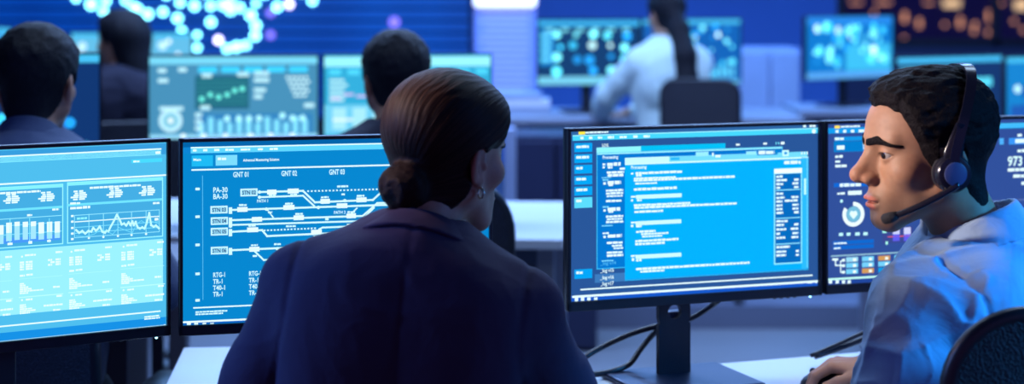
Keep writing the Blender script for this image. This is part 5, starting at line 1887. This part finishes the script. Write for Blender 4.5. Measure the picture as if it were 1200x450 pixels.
# middle row (left)
far_monitor('dashboard monitor with green trace panel, left of the short haired man', 173, 374, 64, 390, 386, draw=draw_f, H=0.262, base=(70, 142, 182), bez=(0.005, 0.005, 0.008), k=1.0)
far_monitor('pale cyan monitor in front of the short haired man', 378, 577, 63, 388, 383, draw=draw_g, H=0.262, base=(50, 170, 215), bez=(0.005, 0.005, 0.008))
far_monitor('monitor with bright blue column in front of the man in slate shirt', -120, 119, 63, 452, 440, draw=blobs(3, 26, CYS, (6, 16)), base=(14, 52, 110), bez=(0.006, 0.006, 0.01))
# far monitors over their heads
far_monitor('pale far monitor glowing behind the long haired woman on the left', 82, 226, 37, 262, 262, draw=blobs(9, 16, [(235, 250, 255), (190, 230, 250)], (8, 18), False), base=(96, 186, 226), desk_z=0.862)
far_monitor('pale far monitor peeking out left of the man in slate shirt', -125, 14, 31, 258, 258, draw=blobs(12, 16, [(235, 230, 255), (190, 160, 250)], (8, 18), False), base=(60, 160, 225), desk_z=0.862)


def draw_dark(S):
    w, h = S.w, S.h
    rnd = random.Random(41)
    S.lv = 1
    S.lrect(0, .90 * h, w, .985 * h, (60, 180, 240)); S.lrect(0, 0, w, .12 * h, (120, 210, 240))
    S.lrect(.02 * w, .30 * h, .16 * w, .85 * h, (20, 140, 220))
    S.lv = 2
    for i in range(5):
        for j in range(4):
            if rnd.random() < .12: continue
            u = .20 + .165 * i + rnd.uniform(-.03, .03); v = .22 + .18 * j + rnd.uniform(-.03, .03); q = rnd.uniform(.018, .046)
            m = 14
            S.lv = 2 + (i + j) % 3
            S.face([(S.clipx(u * w + q * w * math.cos(t * 2 * math.pi / m)), S.clipz(v * h + q * w * math.sin(t * 2 * math.pi / m))) for t in range(m)], rnd.choice(CYS), rnd.uniform(1.1, 2.2))
    S.lv = 6
    for k in range(6):
        S.lrect((.08 + .15 * k) * w, .82 * h, (.15 + .15 * k) * w, .87 * h, (130, 235, 255))
    for k in range(4): S.lrect(.03 * w, (.36 + .12 * k) * h, .13 * w, (.42 + .12 * k) * h, (110, 225, 255))


def draw_bright(S):
    w, h = S.w, S.h
    rnd = random.Random(17)
    S.lv = 1
    S.lrect(0, .88 * h, w, h, (40, 140, 235)); S.lrect(0, 0, w, .10 * h, (90, 170, 245)); S.lrect(.45 * w, .12 * h, .98 * w, .55 * h, (60, 190, 240))
    for k in range(46):
        S.lv = 2 + k % 4
        u, v, q = rnd.uniform(.08, .93), rnd.uniform(.16, .84), rnd.uniform(.016, .042)
        m = 14
        S.face([(S.clipx(u * w + q * w * math.cos(t * 2 * math.pi / m)), S.clipz(v * h + q * w * math.sin(t * 2 * math.pi / m))) for t in range(m)], rnd.choice(CYS), rnd.uniform(1.1, 2.0))


# last row (right), on the platform
far_monitor('dark screened far monitor left of the woman in grey sweater', 629, 751, 22, 243, 240, draw=draw_dark, base=(8, 56, 104), desk_z=0.862, bez=(.005, .005, .006))
far_monitor('bright far monitor right of the woman in grey sweater', 752, 869, 22, 240, 236, draw=blobs(77, 40, CYS, (5, 16), True), base=(10, 96, 180), desk_z=0.862, bez=(.005, .005, .006))
far_monitor('far monitor with glowing cyan marks in front of the night window', 944, 1047, 19, 234, 224, draw=draw_bright, base=(10, 120, 205), desk_z=0.862, bez=(.005, .005, .006))
far_monitor('dim far monitor with a thin bright top line over the headset man', 1050, 1176, 66, 300, 288, draw=lambda S: (setattr(S, 'lv', 1), S.lrect(0, .92 * S.h, S.w, .99 * S.h, (70, 190, 245)), S.lrect(.03 * S.w, .82 * S.h, .7 * S.w, .87 * S.h, (80, 170, 200)), S.lrect(.70 * S.w, .60 * S.h, .90 * S.w, .72 * S.h, (90, 220, 250)), S.lrect(.0, .0, .3 * S.w, .1 * S.h, (50, 150, 220))), base=(18, 52, 106), bez=(.005, .005, .006))
far_monitor('cyan far monitor at the right picture edge', 1178, 1330, 66, 296, 284, draw=blobs(31, 44, CYS, (8, 22)), base=(20, 130, 205), bez=(.005, .005, .006))

# desks of the rows behind
d5 = 5.30
desk('pale desk of the middle row below the dashboard monitors', (-2.05, 6.02), math.radians(-4), 2.26, 0.90, 0.762, 'white_desk')
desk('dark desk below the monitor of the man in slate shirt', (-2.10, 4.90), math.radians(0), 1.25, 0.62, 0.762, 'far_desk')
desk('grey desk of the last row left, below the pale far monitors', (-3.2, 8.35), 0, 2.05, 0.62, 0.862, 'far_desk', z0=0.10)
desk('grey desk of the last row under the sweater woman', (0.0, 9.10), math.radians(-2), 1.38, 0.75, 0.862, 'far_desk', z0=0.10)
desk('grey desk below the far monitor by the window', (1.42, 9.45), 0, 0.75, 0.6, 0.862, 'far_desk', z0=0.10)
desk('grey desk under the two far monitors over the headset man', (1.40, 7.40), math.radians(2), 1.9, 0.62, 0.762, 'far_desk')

# pale storage cabinets in the middle of the room
M['cabinet'] = material('cabinet', (0.45, 0.52, 0.75), 0.35, 0.2, noise=(5, 0.1))
M['cabinet_dark'] = material('cabinet_dark', (0.016, 0.020, 0.065), 0.5, noise=(8, 0.1))


def cabinet(label, px0, px1, pyt, d, depth, ndoor, mat, z0=0.0):
    x0, x1 = xat(px0, d), xat(px1, d); zt = zat(pyt, d)
    r = empty('cabinet', ((x0 + x1) / 2, d, z0), 0, label, 'cabinet')
    w, h = x1 - x0, zt - z0
    MB().box((0, depth / 2 + 0.02, h / 2), (w, depth, h), bevel=0.004).build('body', M[mat], r)
    for k in range(ndoor):
        cw = w / ndoor
        c = MB().box((-w / 2 + cw * (k + .5), 0.008, h / 2), (cw - 0.012, 0.022, h - 0.04), bevel=0.004).build('door', M[mat], r)
        MB().box((-w / 2 + cw * (k + .5) + cw * .36, -0.010, h * .6), (0.012, 0.016, 0.12), bevel=0.003).build('handle', M['steel'], c)
    return r


cabinet('pale steel cabinet standing between the far monitors', 867, 938, 57, 10.2, 0.45, 2, 'cabinet', 0.10)
cabinet('dark blue low cabinet behind the middle desk beside the log monitor', 603, 700, 160, 7.2, 0.42, 2, 'cabinet_dark')
# grey post / partition edge beside it
pp = P(598, 150, 7.0)
slab('trim_1', (pp.x, 7.0, pp.z / 2), (0.045, 0.10, pp.z), M['cabinet'], 'thin pale partition post beside the dark low cabinet')
# papers and binders on the last desk
dsk = 8.75
M['paper'] = material('paper', (0.75, 0.75, 0.8), 0.8, noise=(30, 0.04))
M['binder'] = material('binder', (0.35, 0.42, 0.6), 0.6)
stack_x = xat(620, dsk)
for k, (w, dx, m, lab) in enumerate(((0.30, 0.0, 'binder', 'blue grey binder, bottom of the stack on the far desk'), (0.28, 0.01, 'paper', 'white paper ream in the middle of the stack on the far desk'), (0.25, -0.012, 'binder', 'thin blue grey folder on top of the stack on the far desk'))):
    o = MB().box((0, 0, 0.016), (w, 0.22, 0.032), bevel=0.004).build('binder' if m == 'binder' else 'paper_ream', M[m], None)
    o.location = (stack_x + dx - 0.05, dsk, 0.862 + 0.032 * k); tag(o, lab, 'binder' if m == 'binder' else 'paper')

# ------------------------------------------------------------------ people behind
hS = hair_short


def hair_long(p):
    """long straight hair hanging down the back"""
    d = np.minimum(hair_short(p, 1.0, 0.3), 1.0)
    t = d_cone(p, (0, -0.060, 0.02), (0, -0.088, -0.26), 0.070, 0.050, ((1, 0, 0), 0.80))
    t = smin(t, d_ell(p, (0, -0.04, 0.03), (0.090, 0.085, 0.095)), 0.03)
    t = smax(t, -d_ell(p, (0, 0.11, -0.03), (0.080, 0.085, 0.11)), 0.02)
    return smin(d, t + 0.002 * vnoise(p * np.array((1, 1, .2), np.float32), 70), 0.02)


def hair_pony(p):
    d = hair_short(p, 1.0, 0.3)
    t = d_chain(p, [(0, -0.080, 0.01), (0.0, -0.125, -0.06), (0.0, -0.185, -0.18), (0.0, -0.205, -0.30), (0.0, -0.200, -0.44)], [0.040, 0.050, 0.056, 0.054, 0.040], 0.02)
    return smin(d, t, 0.02)


def seated(label, headpx, d, yaw, hair, hmat, cloth, cname, top_y, s=1.0, fem=0.0, pitch=0, arm_z=0.80, w=1.0, tor_yaw=None, skin=(0.40, 0.22, 0.15), seat_z=0.47, hand_px=None, knees=0.0, lean=(0, -0.05), **kw):
    """person at a far desk; headpx: column of the head, top_y: row of the top of the hair"""
    zt = zat(top_y, d)
    hz = zt - 0.132 * s
    hx = xat(headpx, d)
    F = Frame((hx, d, hz), yaw, pitch, s=s)
    ty = yaw if tor_yaw is None else tor_yaw
    fd = rz_dir(ty)
    T = Frame((hx + lean[0], d + lean[1], hz - 0.142 * s), ty, 5, s=1.0)
    rt = np.array((fd[1], -fd[0], 0))
    arms = {}
    for k, sg in (('L', -1), ('R', 1)):
        el = T.o + rt * sg * 0.235 * w + fd * 0.06; el = np.array((el[0], el[1], T.o[2] - 0.29))
        wr = T.o + rt * sg * 0.13 * w + fd * 0.33; wr = np.array((wr[0], wr[1], arm_z))
        arms[k] = (el, wr, (tuple(fd - rt * sg * 0.15), (0, 0, 1), 0.5))
    if hand_px:
        for k, (el, wr) in hand_px.items():
            arms[k] = (np.array(el), np.array(wr), (tuple(np.array(wr) - np.array(el)), (0, 0, 1), 0.5))
    return make_person(label, F, T, hair, hmat, fem=fem, skin=skin, arms=arms, w=w, cloth=cloth, cloth_name=cname, hv=0.0055, cv=0.009, leg_yaw=ty + knees, seat_z=seat_z, hair_pad=(0.28, 0.50), **kw)


seated('dark haired man in slate blue shirt, seen from behind at the left edge', 43, 3.80, -4, hS, 'hair_dark', 'slate_shirt', 'shirt', 25, s=0.98, w=1.06, knees=24.0,
       collar=dict(c=(0, 0, 0), R=0.056, slope=0.4, zt=0.070, zb=0.022, back=0.010, gap=0.03, t=0.004))
seated('short haired man seen from behind, half hidden by the woman in the blazer', 464, 4.45, 14, hS, 'hair_dark', 'black_top', 'jacket', 33, s=0.97, w=1.0, tor_yaw=6)
seated('long haired woman in black between the left monitors', 141, 6.70, 60, hair_long, 'hair_dark', 'black_top', 'top', 10, s=0.93, fem=1.0, w=0.9, tor_yaw=20, seat_z=0.49)
gx = xat(790, 8.0)
seated('woman in light grey sweater with long black ponytail at the far desk', 781, 8.05, 22, hair_pony, 'hair_dark', 'grey_sweater', 'sweater', -14, s=0.95, fem=1.0, w=0.98, tor_yaw=18, seat_z=0.60, arm_z=0.90,
       hand_px={'L': ((xat(712, 8.1), 8.05, 0.985), (xat(704, 8.35), 8.34, 0.895)), 'R': ((xat(800, 8.2), 8.2, 0.98), (xat(742, 8.35), 8.38, 0.895))})

# their chairs
office_chair('black office chair of the man in slate shirt at the left', (xat(28, 3.75), 3.72), -4, back_top=1.0, back_w=0.47, seat_z=0.47)
office_chair('black office chair of the short haired man behind the blazer woman', (xat(478, 4.35), 4.38), 4, back_top=1.02, back_w=0.46, back_h=0.52, seat_z=0.47)
office_chair('black office chair of the long haired woman on the left', (xat(146, 6.6), 6.60), 20, back_top=0.98, seat_z=0.49)
office_chair('black office chair of the woman in grey sweater', (xat(832, 7.95), 8.00), -14, back_top=zat(95, 7.75), back_w=0.33, back_h=0.46, seat_z=0.58, z0=0.10, rad=0.06)
